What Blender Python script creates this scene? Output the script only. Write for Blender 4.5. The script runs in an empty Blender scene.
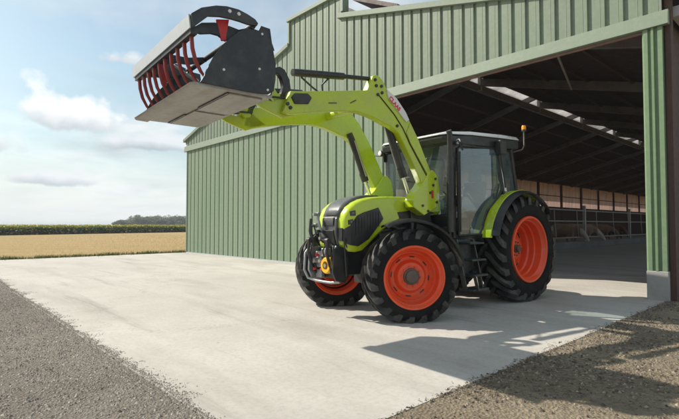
import bpy, bmesh, math, random
from mathutils import Vector, Matrix, noise
R = math.radians
PI = math.pi
random.seed(7)
sc = bpy.context.scene
COL = sc.collection

# ------------------------------------------------------------------ mesh helpers
class MB:
    def __init__(s): s.v = []; s.f = []
    def add(s, vs, fs):
        o = len(s.v); s.v += [tuple(v) for v in vs]; s.f += [tuple(i + o for i in f) for f in fs]; return s
    def box(s, x0, x1, y0, y1, z0, z1):
        vs = [(x, y, z) for x in (x0, x1) for y in (y0, y1) for z in (z0, z1)]
        return s.add(vs, [(0,1,3,2),(4,6,7,5),(0,4,5,1),(2,3,7,6),(0,2,6,4),(1,5,7,3)])
    def prism(s, poly, y0, y1):
        """polygon in x,z extruded along y"""
        a = sum(poly[i][0]*poly[(i+1)%len(poly)][1]-poly[(i+1)%len(poly)][0]*poly[i][1] for i in range(len(poly)))
        if a < 0: poly = poly[::-1]
        n = len(poly)
        fy = y0 if callable(y0) else (lambda x: y0)
        gy = y1 if callable(y1) else (lambda x: y1)
        vs = [(p[0], fy(p[0]), p[1]) for p in poly] + [(p[0], gy(p[0]), p[1]) for p in poly]
        fs = [tuple(range(n)), tuple(range(2*n-1, n-1, -1))] + [(i, n+i, n+(i+1)%n, (i+1)%n) for i in range(n)]
        return s.add(vs, fs)
    def prism_x(s, poly, x0, x1):
        """polygon in y,z extruded along x"""
        n = len(poly)
        vs = [(x0, p[0], p[1]) for p in poly] + [(x1, p[0], p[1]) for p in poly]
        fs = [tuple(range(n)), tuple(range(2*n-1, n-1, -1))] + [(i, n+i, n+(i+1)%n, (i+1)%n) for i in range(n)]
        return s.add(vs, fs)
    def tube(s, pts, r, n=10, caps=True, flat=1.0):
        pts = [Vector(p) for p in pts]
        rr = r if isinstance(r, (list, tuple)) else [r]*len(pts)
        up = None; rings = []
        for i, p in enumerate(pts):
            if i == 0: d = pts[1]-pts[0]
            elif i == len(pts)-1: d = pts[-1]-pts[-2]
            else: d = (pts[i+1]-pts[i]).normalized() + (pts[i]-pts[i-1]).normalized()
            d.normalize()
            if up is None:
                up = Vector((0,0,1)) if abs(d.z) < .9 else Vector((0,1,0))
            a = d.cross(up).normalized(); b = a.cross(d).normalized(); up = b
            rings.append([p + a*(math.cos(2*PI*k/n)*rr[i]) + b*(math.sin(2*PI*k/n)*rr[i]*flat) for k in range(n)])
        vs = [v for q in rings for v in q]; fs = []
        for i in range(len(pts)-1):
            for k in range(n):
                fs.append((i*n+k, i*n+(k+1)%n, (i+1)*n+(k+1)%n, (i+1)*n+k))
        if caps:
            fs.append(tuple(range(n-1, -1, -1))); fs.append(tuple((len(pts)-1)*n+k for k in range(n)))
        return s.add(vs, fs)
    def bar(s, p, q, w, h):
        """rectangular bar from p to q"""
        p, q = Vector(p), Vector(q); d = (q-p).normalized()
        up = Vector((0,0,1)) if abs(d.z) < .95 else Vector((0,1,0))
        a = d.cross(up).normalized()*(w/2); b = a.cross(d).normalized()*(h/2)
        vs = [p-a-b, p+a-b, p+a+b, p-a+b, q-a-b, q+a-b, q+a+b, q-a+b]
        return s.add(vs, [(0,3,2,1),(4,5,6,7),(0,1,5,4),(1,2,6,5),(2,3,7,6),(3,0,4,7)])
    def lathe_y(s, prof, n=48, cx=0, cy=0, cz=0, a0=0, a1=2*PI, closed=False):
        """prof = [(y, r)], axis along y"""
        full = abs(a1-a0-2*PI) < 1e-6
        m = n if full else n+1
        vs = []
        for k in range(m):
            t = a0+(a1-a0)*k/n
            for (y, r) in prof: vs.append((cx+r*math.cos(t), cy+y, cz+r*math.sin(t)))
        P = len(prof); fs = []
        for k in range(n):
            k2 = (k+1) % m
            for i in range(P-1 if not closed else P):
                j = (i+1) % P
                fs.append((k*P+i, k*P+j, k2*P+j, k2*P+i))
        return s.add(vs, fs)
    def lathe_z(s, prof, n=24, c=(0,0,0)):
        vs = []
        for k in range(n):
            t = 2*PI*k/n
            for (r, z) in prof: vs.append((c[0]+r*math.cos(t), c[1]+r*math.sin(t), c[2]+z))
        P = len(prof); fs = []
        for k in range(n):
            k2 = (k+1) % n
            for i in range(P-1): fs.append((k*P+i, k2*P+i, k2*P+i+1, k*P+i+1))
        return s.add(vs, fs)
    def build(s, name, mat, parent=None, smooth=None, bevel=0, seg=2, recalc=True, label=None, kind=None):
        me = bpy.data.meshes.new(name)
        me.from_pydata(s.v, [], s.f)
        if recalc:
            bm = bmesh.new(); bm.from_mesh(me); bmesh.ops.recalc_face_normals(bm, faces=bm.faces); bm.to_mesh(me); bm.free()
        for m in (mat if isinstance(mat, (list, tuple)) else [mat]): me.materials.append(m)
        o = bpy.data.objects.new(name, me); COL.objects.link(o)
        if bevel:
            b = o.modifiers.new('bevel', 'BEVEL'); b.width = bevel; b.segments = seg; b.limit_method = 'ANGLE'; b.angle_limit = R(35)
            b.harden_normals = True
            smooth = smooth or 35
        if smooth:
            me.polygons.foreach_set('use_smooth', [True]*len(me.polygons))
            me.set_sharp_from_angle(angle=R(smooth))
        if parent: o.parent = parent
        if label: o['label'] = label
        if kind: o['kind'] = kind
        return o

def tag(o, label, cat, group=None, kind=None):
    o['label'] = label; o['category'] = cat
    if group: o['group'] = group
    if kind: o['kind'] = kind
    return o
def thing(name, label, cat, loc=(0,0,0), rz=0, group=None):
    o = bpy.data.objects.new(name, None); COL.objects.link(o)
    o.empty_display_size = .2
    o.location = loc; o.rotation_euler = (0, 0, rz)
    return tag(o, label, cat, group)

# ------------------------------------------------------------------ material helpers
def newmat(name):
    m = bpy.data.materials.new(name); m.use_nodes = True
    nt = m.node_tree; b = nt.nodes['Principled BSDF']
    return m, nt, b
def N(nt, t, **k):
    n = nt.nodes.new(t)
    for a, v in k.items(): setattr(n, a, v)
    return n
def noise_node(nt, scale, detail=6, rough=.6, coord='Object', stretch=None):
    tc = N(nt, 'ShaderNodeTexCoord'); nz = N(nt, 'ShaderNodeTexNoise')
    nz.inputs['Scale'].default_value = scale; nz.inputs['Detail'].default_value = detail; nz.inputs['Roughness'].default_value = rough
    if stretch:
        mp = N(nt, 'ShaderNodeMapping'); mp.inputs['Scale'].default_value = stretch
        nt.links.new(tc.outputs[coord], mp.inputs[0]); nt.links.new(mp.outputs[0], nz.inputs['Vector'])
    else: nt.links.new(tc.outputs[coord], nz.inputs['Vector'])
    return nz
def ramp(nt, src, stops):
    r = N(nt, 'ShaderNodeValToRGB'); e = r.color_ramp.elements
    while len(e) > 1: e.remove(e[-1])
    e[0].position = stops[0][0]; e[0].color = (*stops[0][1], 1) if not isinstance(stops[0][1], (int, float)) else (stops[0][1],)*3+(1,)
    for p, c in stops[1:]:
        q = e.new(p); q.color = (*c, 1) if not isinstance(c, (int, float)) else (c, c, c, 1)
    nt.links.new(src, r.inputs[0]); return r
def mixc(nt, fac, a, b, mode='MIX'):
    m = N(nt, 'ShaderNodeMix', data_type='RGBA', blend_type=mode)
    if isinstance(fac, (int, float)): m.inputs[0].default_value = fac
    else: nt.links.new(fac, m.inputs[0])
    for i, c in ((6, a), (7, b)):
        if isinstance(c, tuple): m.inputs[i].default_value = (*c, 1)
        else: nt.links.new(c, m.inputs[i])
    return m.outputs[2]
def bump(nt, b, h, strength=.3, dist=.02):
    n = N(nt, 'ShaderNodeBump'); n.inputs['Strength'].default_value = strength; n.inputs['Distance'].default_value = dist
    nt.links.new(h, n.inputs['Height']); nt.links.new(n.outputs[0], b.inputs['Normal']); return n
def paint(name, c, rough=.35, metal=0, coat=0, dirt=.12, dirtc=(.30,.26,.20), scale=3, bmp=0, rv=.12):
    """painted / plastic / metal surface with uneven dust and gloss"""
    m, nt, b = newmat(name)
    nz = noise_node(nt, scale, 8, .65)
    f = ramp(nt, nz.outputs[0], [(.45, 0.0), (.75, min(1, dirt*3))])
    nt.links.new(mixc(nt, f.outputs[0], c, dirtc), b.inputs['Base Color'])
    n2 = noise_node(nt, scale*6, 5, .6)
    r = ramp(nt, n2.outputs[0], [(.3, max(.03, rough-rv)), (.7, min(1, rough+rv))])
    nt.links.new(r.outputs[0], b.inputs['Roughness'])
    b.inputs['Metallic'].default_value = metal; b.inputs['Coat Weight'].default_value = coat
    b.inputs['Coat Roughness'].default_value = .08
    if bmp:
        n3 = noise_node(nt, scale*10, 5, .6); bump(nt, b, n3.outputs[0], bmp, .01)
    return m

M = {}
M['green'] = paint('tractor_green', (.47,.60,.008), .28, coat=.5, dirt=.07, scale=2.5)
M['loader_green'] = paint('loader_green', (.46,.58,.010), .32, coat=.35, dirt=.10, scale=3)
M['grey'] = paint('hood_grey', (.085,.088,.09), .38, coat=.2, dirt=.06)
M['black'] = paint('black_plastic', (.016,.017,.018), .42, dirt=.05)
M['blackmetal'] = paint('black_metal', (.018,.019,.021), .38, dirt=.05)
M['bucket'] = paint('bucket_anthracite', (.022,.027,.033), .45, dirt=.06, scale=4, bmp=.05)
M['rubber'] = paint('tyre_rubber', (.009,.0088,.0085), .80, dirt=.05, dirtc=(.07,.063,.05), scale=5, bmp=.15)
M['rubber'].node_tree.nodes['Principled BSDF'].inputs['Specular IOR Level'].default_value = .22
M['lug'] = paint('tyre_lug', (.017,.0165,.016), .62, dirt=.25, dirtc=(.15,.135,.11), scale=4, bmp=.2)
M['rim'] = paint('rim_red', (.82,.075,.014), .36, coat=.15, dirt=.14, dirtc=(.45,.20,.12), scale=6)
M['red'] = paint('tine_red', (.27,.03,.026), .5, dirt=.16, dirtc=(.12,.06,.05), scale=8)
M['redwedge'] = paint('red_paint', (.55,.03,.03), .45, dirt=.05, scale=6)
M['steel'] = paint('steel', (.42,.42,.41), .36, metal=.9, dirt=.08)
M['chrome'] = paint('chrome_rod', (.75,.75,.76), .15, metal=1, dirt=0, rv=.04)
M['hub'] = paint('hub_grey', (.10,.080,.062), .5, dirt=.15)
M['silver'] = paint('silver_cast', (.34,.35,.36), .42, metal=.55, dirt=.15, scale=8)
M['yellow'] = paint('guard_yellow', (.75,.42,.02), .45, dirt=.1, scale=8)
M['orange'] = paint('beacon_orange', (.9,.32,.01), .25, dirt=0)
M['white'] = paint('roof_white', (.72,.73,.72), .32, coat=.2, dirt=.03)
M['decal'] = paint('decal_white', (.72,.72,.70), .4, dirt=.04)
M['decalred'] = paint('decal_red', (.65,.02,.03), .4, dirt=0)
M['sheet'] = paint('claw_front_sheet', (.50,.51,.52), .4, metal=.2, dirt=.08, scale=7)
M['seat'] = paint('seat_cloth', (.05,.055,.06), .85, dirt=.05)
M['trimgrey'] = paint('cab_trim', (.16,.17,.17), .55, dirt=.03)
M['darkteal'] = paint('step_paint', (.022,.032,.036), .45, dirt=.12)

def mat_bucket_floor():
    m, nt, b = newmat('worn_floor_steel')
    a = noise_node(nt, 2.2, 8, .65, stretch=(1, .35, 1)); c = noise_node(nt, 14, 6, .7)
    base = ramp(nt, a.outputs[0], [(.3, (.22,.205,.18)), (.55, (.34,.325,.295)), (.75, (.45,.43,.40))])
    f = ramp(nt, c.outputs[0], [(.5, 0.0), (.75, .5)])
    nt.links.new(mixc(nt, f.outputs[0], base.outputs[0], (.16,.11,.08)), b.inputs['Base Color'])
    b.inputs['Metallic'].default_value = .25; b.inputs['Roughness'].default_value = .5
    bump(nt, b, c.outputs[0], .12, .01); return m
M['floorsteel'] = mat_bucket_floor()

def glass(name, tint, refl=1.0, film=.05):
    m = bpy.data.materials.new(name); m.use_nodes = True; nt = m.node_tree; nt.nodes.clear()
    out = N(nt, 'ShaderNodeOutputMaterial'); tr = N(nt, 'ShaderNodeBsdfTransparent'); gl = N(nt, 'ShaderNodeBsdfGlossy')
    tr.inputs[0].default_value = (*tint, 1); gl.inputs['Roughness'].default_value = .02
    lw = N(nt, 'ShaderNodeLayerWeight'); lw.inputs[0].default_value = .5
    pw = N(nt, 'ShaderNodeMath', operation='POWER'); pw.inputs[1].default_value = 4.0; nt.links.new(lw.outputs['Facing'], pw.inputs[0])
    fr = N(nt, 'ShaderNodeMath', operation='MULTIPLY_ADD'); fr.inputs[1].default_value = .9; fr.inputs[2].default_value = .045; nt.links.new(pw.outputs[0], fr.inputs[0])
    mul = N(nt, 'ShaderNodeMath', operation='MULTIPLY'); mul.inputs[1].default_value = refl; mul.use_clamp = True
    nt.links.new(fr.outputs[0], mul.inputs[0])
    mx = N(nt, 'ShaderNodeMixShader'); nt.links.new(mul.outputs[0], mx.inputs[0])
    nt.links.new(tr.outputs[0], mx.inputs[1]); nt.links.new(gl.outputs[0], mx.inputs[2])
    df = N(nt, 'ShaderNodeBsdfDiffuse'); df.inputs[0].default_value = (.36,.54,.60,1)  # bluish film: thin dust with reflected sky sheen painted into its colour
    nz = noise_node(nt, 2.5, 6, .6); rp = ramp(nt, nz.outputs[0], [(.35, film*.5), (.7, film*1.6)])
    m2 = N(nt, 'ShaderNodeMixShader'); nt.links.new(rp.outputs[0], m2.inputs[0]); nt.links.new(mx.outputs[0], m2.inputs[1]); nt.links.new(df.outputs[0], m2.inputs[2])
    nt.links.new(m2.outputs[0], out.inputs[0]); return m
M['glass'] = glass('cab_glass', (.78,.90,.89), 2.6, .12)
M['glass2'] = glass('windscreen_glass', (.78,.88,.85), 1.2, .04)
M['lens'] = paint('lamp_lens', (.8,.8,.78), .12, dirt=0)
M['lens2'] = paint('dark_lens', (.03,.03,.035), .12, dirt=0)

# ------------------------------------------------------------------ barn frame (x along the gable wall, y into the barn)
BL = Vector((-7.1, 22.0, 0)); BR = math.atan2(-.738, .675)
BM = Matrix.Translation(BL) @ Matrix.Rotation(BR, 4, 'Z')
def inbarn(o): o.matrix_world = BM; return o
def bw(s, n, z=0): return BM @ Vector((s, n, z))

# ------------------------------------------------------------------ ground materials
def mat_concrete():
    m, nt, b = newmat('yard_concrete')
    big = noise_node(nt, .16, 5, .55); mid = noise_node(nt, 1.1, 8, .65); fine = noise_node(nt, 26, 8, .75)
    streak = noise_node(nt, .55, 7, .6, stretch=(.35, 2.0, 1))
    c = ramp(nt, big.outputs[0], [(.3, (.42,.395,.355)), (.7, (.515,.49,.445))]).outputs[0]
    c = mixc(nt, ramp(nt, mid.outputs[0], [(.44, 0.0), (.68, .5)]).outputs[0], c, (.37,.34,.295))
    c = mixc(nt, ramp(nt, streak.outputs[0], [(.50, 0.0), (.72, .55)]).outputs[0], c, (.28,.255,.22))
    c = mixc(nt, ramp(nt, fine.outputs[0], [(.35, .28), (.55, 0.0)]).outputs[0], c, (.22,.20,.17))
    # dark tyre scuffs
    tc = N(nt, 'ShaderNodeTexCoord')
    mp = N(nt, 'ShaderNodeMapping'); mp.inputs['Rotation'].default_value = (0,0,R(-28)); mp.inputs['Scale'].default_value = (.12, 1.5, 1)
    nt.links.new(tc.outputs['Object'], mp.inputs[0])
    n4 = N(nt, 'ShaderNodeTexNoise'); n4.inputs['Scale'].default_value = 1.4; n4.inputs['Detail'].default_value = 8; n4.inputs['Roughness'].default_value = .7
    nt.links.new(mp.outputs[0], n4.inputs['Vector'])
    c = mixc(nt, ramp(nt, n4.outputs[0], [(.58, 0.0), (.68, .45)]).outputs[0], c, (.21,.19,.165))
    # hairline cracks
    vo = N(nt, 'ShaderNodeTexVoronoi', feature='DISTANCE_TO_EDGE'); vo.inputs['Scale'].default_value = .22
    wob = noise_node(nt, 1.2, 5, .7)
    ad = N(nt, 'ShaderNodeVectorMath', operation='ADD'); sv = N(nt, 'ShaderNodeVectorMath', operation='SCALE'); sv.inputs['Scale'].default_value = 1.4
    nt.links.new(wob.outputs['Color'], sv.inputs[0]); nt.links.new(tc.outputs['Object'], ad.inputs[0]); nt.links.new(sv.outputs[0], ad.inputs[1]); nt.links.new(ad.outputs[0], vo.inputs['Vector'])
    cr = ramp(nt, vo.outputs['Distance'], [(0, .3), (.0014, 0.0)])
    c = mixc(nt, cr.outputs[0], c, (.12,.11,.10))
    fk = N(nt, 'ShaderNodeTexVoronoi'); fk.inputs['Scale'].default_value = 1.6; nt.links.new(tc.outputs['Object'], fk.inputs['Vector'])
    c = mixc(nt, ramp(nt, fk.outputs['Distance'], [(.012, .7), (.03, 0.0)]).outputs[0], c, (.10,.09,.075))
    nt.links.new(c, b.inputs['Base Color'])
    rg = ramp(nt, mid.outputs[0], [(.3, .95), (.8, .7)]); nt.links.new(rg.outputs[0], b.inputs['Roughness'])
    b.inputs['Specular IOR Level'].default_value = .3
    bump(nt, b, fine.outputs[0], .25, .006); return m
M['concrete'] = mat_concrete()
def mat_soil(name, c1, c2, c3, sc_=6):
    m, nt, b = newmat(name)
    a = noise_node(nt, .5, 6, .6); f = noise_node(nt, sc_*4, 10, .8); v = N(nt, 'ShaderNodeTexVoronoi'); v.inputs['Scale'].default_value = sc_*8
    tc = N(nt, 'ShaderNodeTexCoord'); nt.links.new(tc.outputs['Object'], v.inputs['Vector'])
    c = ramp(nt, f.outputs[0], [(.3, c1), (.5, c2), (.72, c3)]).outputs[0]
    c = mixc(nt, ramp(nt, v.outputs['Color'], [(.2, 0.0), (.9, .5)]).outputs[0], c, c3)
    c = mixc(nt, ramp(nt, a.outputs[0], [(.42, 0.0), (.62, .6)]).outputs[0], c, c1)
    nt.links.new(c, b.inputs['Base Color']); b.inputs['Roughness'].default_value = .95; b.inputs['Specular IOR Level'].default_value = .15
    ad = N(nt, 'ShaderNodeMath', operation='ADD'); nt.links.new(f.outputs[0], ad.inputs[0]); nt.links.new(v.outputs['Distance'], ad.inputs[1])
    bump(nt, b, ad.outputs[0], .9, .03); return m
M['gravel'] = mat_soil('gravel_ground', (.155,.13,.105), (.235,.205,.17), (.36,.33,.285))
M['soil'] = mat_soil('straw_soil', (.165,.128,.086), (.285,.235,.165), (.43,.37,.275), 5)
def mat_stone():
    m, nt, b = newmat('pebble')
    g = N(nt, 'ShaderNodeNewGeometry'); r = ramp(nt, g.outputs['Random Per Island'], [(0, (.13,.11,.09)), (.35, (.20,.175,.145)), (.7, (.27,.24,.205)), (1, (.38,.35,.305))])
    nt.links.new(r.outputs[0], b.inputs['Base Color']); b.inputs['Roughness'].default_value = .9; return m
M['stone'] = mat_stone()
def mat_straw():
    m, nt, b = newmat('straw_litter')
    g = N(nt, 'ShaderNodeNewGeometry'); r = ramp(nt, g.outputs['Random Per Island'], [(0, (.055,.042,.03)), (.55, (.14,.11,.08)), (1, (.33,.28,.21))])
    nt.links.new(r.outputs[0], b.inputs['Base Color']); b.inputs['Roughness'].default_value = .9; return m
M['straw'] = mat_straw()
def mat_field():
    m, nt, b = newmat('stubble_field')
    tc = N(nt, 'ShaderNodeTexCoord')
    a = noise_node(nt, .09, 6, .6); f = noise_node(nt, 3.5, 10, .8); l = noise_node(nt, .5, 5, .6, stretch=(.08, 2.2, 1))
    c = ramp(nt, f.outputs[0], [(.3, (.25,.175,.085)), (.5, (.35,.26,.13)), (.72, (.47,.37,.20))]).outputs[0]
    c = mixc(nt, ramp(nt, a.outputs[0], [(.45, 0.0), (.7, .55)]).outputs[0], c, (.40,.29,.14))
    c = mixc(nt, ramp(nt, l.outputs[0], [(.45, 0.0), (.65, .45)]).outputs[0], c, (.25,.18,.085))
    nt.links.new(c, b.inputs['Base Color']); b.inputs['Roughness'].default_value = 1; b.inputs['Specular IOR Level'].default_value = .05
    bump(nt, b, f.outputs[0], .6, .05); return m
M['field'] = mat_field()
def mat_island(name, stops, rough=.8, trans=0):
    m, nt, b = newmat(name)
    g = N(nt, 'ShaderNodeNewGeometry'); r = ramp(nt, g.outputs['Random Per Island'], stops)
    nt.links.new(r.outputs[0], b.inputs['Base Color']); b.inputs['Roughness'].default_value = rough; b.inputs['Specular IOR Level'].default_value = .2
    if trans:
        out = nt.nodes['Material Output']; t = N(nt, 'ShaderNodeBsdfTranslucent'); nt.links.new(r.outputs[0], t.inputs[0])
        mx = N(nt, 'ShaderNodeMixShader'); mx.inputs[0].default_value = trans
        nt.links.new(b.outputs[0], mx.inputs[1]); nt.links.new(t.outputs[0], mx.inputs[2]); nt.links.new(mx.outputs[0], out.inputs[0])
    return m
M['grass'] = mat_island('verge_grass', [(0, (.06,.10,.02)), (.6, (.12,.16,.04)), (1, (.27,.24,.10))])
M['leaf'] = mat_island('sunflower_leaf', [(0, (.06,.11,.02)), (.6, (.11,.17,.03)), (1, (.19,.24,.05))], .7, .45)
M['petal'] = mat_island('sunflower_head', [(0, (.50,.36,.03)), (.5, (.66,.50,.05)), (1, (.60,.55,.12))], .7, .2)
M['treeleaf'] = mat_island('far_tree_leaf', [(0, (.10,.125,.085)), (.5, (.15,.18,.12)), (1, (.21,.235,.16))], .8, .4)
M['bark'] = paint('bark', (.10,.08,.06), .9, dirt=.2)

# ------------------------------------------------------------------ ground sheets
def sheet(name, pts, z, mat, frame=True, kind='structure'):
    mb = MB(); mb.add([(x, y, z) for x, y in pts], [tuple(range(len(pts)))])
    o = mb.build(name, mat, kind=kind, recalc=False)
    if frame: inbarn(o)
    if o.data.polygons[0].normal.z < 0: o.data.flip_normals()
    return o
sheet('ground', [(-3000,-3000),(3000,-3000),(3000,3000),(-3000,3000)], -.012, M['field'], False)
# gravel in front of and beside the slab, relief from a real grid near the camera
def relief(name, x0, x1, y0, y1, step, z, amp, mat, edge=None):
    nx = int((x1-x0)/step)+1; ny = int((y1-y0)/step)+1
    vs = []; fs = []
    for i in range(nx):
        for j in range(ny):
            x = x0+i*(x1-x0)/(nx-1); y = y0+j*(y1-y0)/(ny-1)
            e = min(1, min(x-x0, x1-x, y-y0, y1-y)/.25+.0) if edge is None else edge(x, y)
            h = (noise.noise(Vector((x*1.3, y*1.3, 3)))*.6 + noise.noise(Vector((x*6, y*6, 9)))*.25 + noise.noise(Vector((x*17, y*17, 5)))*.15)
            vs.append((x, y, z+max(-.006, amp*h*e)))
    for i in range(nx-1):
        for j in range(ny-1):
            a = i*ny+j; fs.append((a, a+ny, a+ny+1, a+1))
    mb = MB(); mb.add(vs, fs)
    o = mb.build(name, mat, kind='structure', recalc=False, smooth=80); return inbarn(o)
SY = -8.1; SX = 18.87
relief('gravel_ground', -2.0, 24, SY-9, SY-.0, .085, .0, .045, M['gravel'], lambda x, y: min(1, max(0, (SY-y)/.35)))
relief('dirt_ground', SX, 30, SY, 8, .085, .008, .05, M['soil'], lambda x, y: min(1, max(0, (x-SX)/.35)))
sheet('gravel_apron', [(-30,-45),(40,-45),(40,SY-9),(-30,SY-9)], -.004, M['gravel'])
sheet('gravel_margin', [(-30,SY-9),(-2,SY-9),(-2,SY),(-30,SY)], -.004, M['gravel'])
# concrete slab: one thick plate, yard and barn floor together
mb = MB(); mb.box(-.45, SX, SY, 75, -.25, .012)
o = mb.build('concrete_yard', M['concrete'], kind='structure'); inbarn(o)

# loose stones on the gravel, straw litter on the dirt
def scatter_stones():
    mb = MB(); rnd = random.Random(3)
    def stone(x, y, z, r):
        a = rnd.random()*6.28; vs = []
        for k in range(5):
            t = a+k*2*PI/5; rr = r*rnd.uniform(.7, 1.15); vs.append((x+rr*math.cos(t), y+rr*math.sin(t)*rnd.uniform(.7,1), z-r*.2))
        vs.append((x+rnd.uniform(-.3,.3)*r, y+rnd.uniform(-.3,.3)*r, z+r*rnd.uniform(.25,.5)))
        vs.append((x+rnd.uniform(-.3,.3)*r, y+rnd.uniform(-.3,.3)*r, z+r*rnd.uniform(.25,.45)))
        mb.add(vs, [(k, (k+1)%5, 5) for k in range(5)])
    n = 0
    while n < 34000:
        x = rnd.uniform(2, 20.5); y = SY - 7.5*rnd.random()**1.3 + .05
        w = bw(x, y)
        if w.y < 1.8 or w.x < -.85*w.y-.6: continue
        z = .045*(noise.noise(Vector((x*1.3, y*1.3, 3)))*.6+noise.noise(Vector((x*6, y*6, 9)))*.25)*min(1, max(0,(SY-y)/.35))
        r = .006+.017*rnd.random()**2.2
        stone(x, y, max(-.004, z)+.002+(.01 if y > SY else 0), r); n += 1
    for _ in range(9000):   # ragged fringe of stones spilled over the slab edge
        x = rnd.uniform(3, 18.8); y = SY+abs(rnd.gauss(0, .5))*max(.02, .10+.30*noise.noise(Vector((x*1.7,2,2)))+.16*noise.noise(Vector((x*6,5,2)))); w = bw(x, y)
        if w.y < 1.6: continue
        stone(x, y, .014, .004+.010*rnd.random()**2)
    o = mb.build('loose_gravel', M['stone'], recalc=False)
    return inbarn(tag(o, 'loose grey pebbles strewn over the gravel and along the slab edge', 'gravel', kind='stuff'))
scatter_stones()
def scatter_litter():
    mb = MB(); rnd = random.Random(5); n = 0
    while n < 22000:
        x = SX + 9*rnd.random()**2.0; y = rnd.uniform(SY-1.5, 4)
        w = bw(x, y)
        if w.y < 2.2 or (rnd.random() > .5+1.1*noise.noise(Vector((x*1.1, y*1.1, 1)))): continue
        if w.x > .85*w.y+.6: continue
        if rnd.random() < .035: x = SX - abs(rnd.gauss(0, .035))*(1+2*noise.noise(Vector((y*1.5, 3, 3))))
        h = (noise.noise(Vector((x*1.3, y*1.3, 3)))*.6+noise.noise(Vector((x*6, y*6, 9)))*.25)*.05*min(1, max(0,(x-SX)/.35))
        z = (max(-.004, h)+.014) if x > SX else .015; a = rnd.random()*PI
        if rnd.random() < .42:
            l = rnd.uniform(.006, .024); ww = rnd.uniform(.001, .0025); dx, dy = math.cos(a)*l, math.sin(a)*l; ex, ey = -math.sin(a)*ww, math.cos(a)*ww
            t = rnd.uniform(0, .007)
            mb.add([(x-dx-ex,y-dy-ey,z),(x+dx-ex,y+dy-ey,z+t),(x+dx+ex,y+dy+ey,z+t),(x-dx+ex,y-dy+ey,z),(x,y,z+.003+t/2)],[(0,1,4),(1,2,4),(2,3,4),(3,0,4)])
        else:
            r = .004+.019*rnd.random()**3
            vs = [(x+r*rnd.uniform(.7,1.2)*math.cos(a+k*1.2566), y+r*rnd.uniform(.7,1.2)*math.sin(a+k*1.2566), z-r*.4) for k in range(5)]+[(x,y,z+r*.5)]
            mb.add(vs, [(k,(k+1)%5,5) for k in range(5)])
        n += 1
    o = mb.build('straw_litter', M['straw'], recalc=False)
    return inbarn(tag(o, 'scattered straw, clods and stones on the dirt beside the slab', 'litter', kind='stuff'))
scatter_litter()
def verge():
    mb = MB(); rnd = random.Random(9)
    for _ in range(24000):
        y = rnd.uniform(SY-14, 4); x = -.75 + rnd.gauss(0, .28) - .3*noise.noise(Vector((y*.5, 1, 1)))
        if x > -.42: 
            if rnd.random() < .8: continue
        d = .5+noise.noise(Vector((y*1.0, x*1.5, 7)))*1.3
        if rnd.random() > d: continue
        h = rnd.uniform(.04, .16)*(.6+d*.6); a = rnd.random()*6.28; w = .010
        lx, ly = math.cos(a)*h*.5, math.sin(a)*h*.5
        mb.add([(x-w*math.sin(a),y+w*math.cos(a),-.01),(x+w*math.sin(a),y-w*math.cos(a),-.01),(x+lx,y+ly,h)],[(0,1,2)])
    o = mb.build('verge_grass', M['grass'], recalc=False)
    return inbarn(tag(o, 'thin strip of grass and weeds between the concrete and the stubble field', 'grass', kind='stuff'))
verge()
def stubble():
    mb = MB(); rnd = random.Random(12)
    for _ in range(30000):
        x = -1.0 - 48*rnd.random()**1.8; y = rnd.uniform(-24, 16)
        w = bw(x, y)
        if w.x > -.25*w.y: continue
        y = round(y/.16)*.16+rnd.gauss(0, .02)
        h = rnd.uniform(.03, .10)*max(.25, 1+x/60); t = .006+.0005*abs(x)
        a = rnd.random()*6.28; lx, ly = math.cos(a)*.03, math.sin(a)*.03
        mb.add([(x-t,y,-.012),(x+t,y,-.012),(x+t+lx,y+ly,h),(x-t+lx,y+ly,h)],[(0,1,2,3)])
    o = mb.build('stubble', M['straw_field'], recalc=False)
    return inbarn(tag(o, 'short cut straw stubble standing in the harvested field', 'stubble', kind='stuff'))
M['straw_field'] = mat_island('stubble_straw', [(0, (.23,.165,.075)), (.5, (.37,.275,.13)), (1, (.55,.43,.23))])
stubble()

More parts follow.
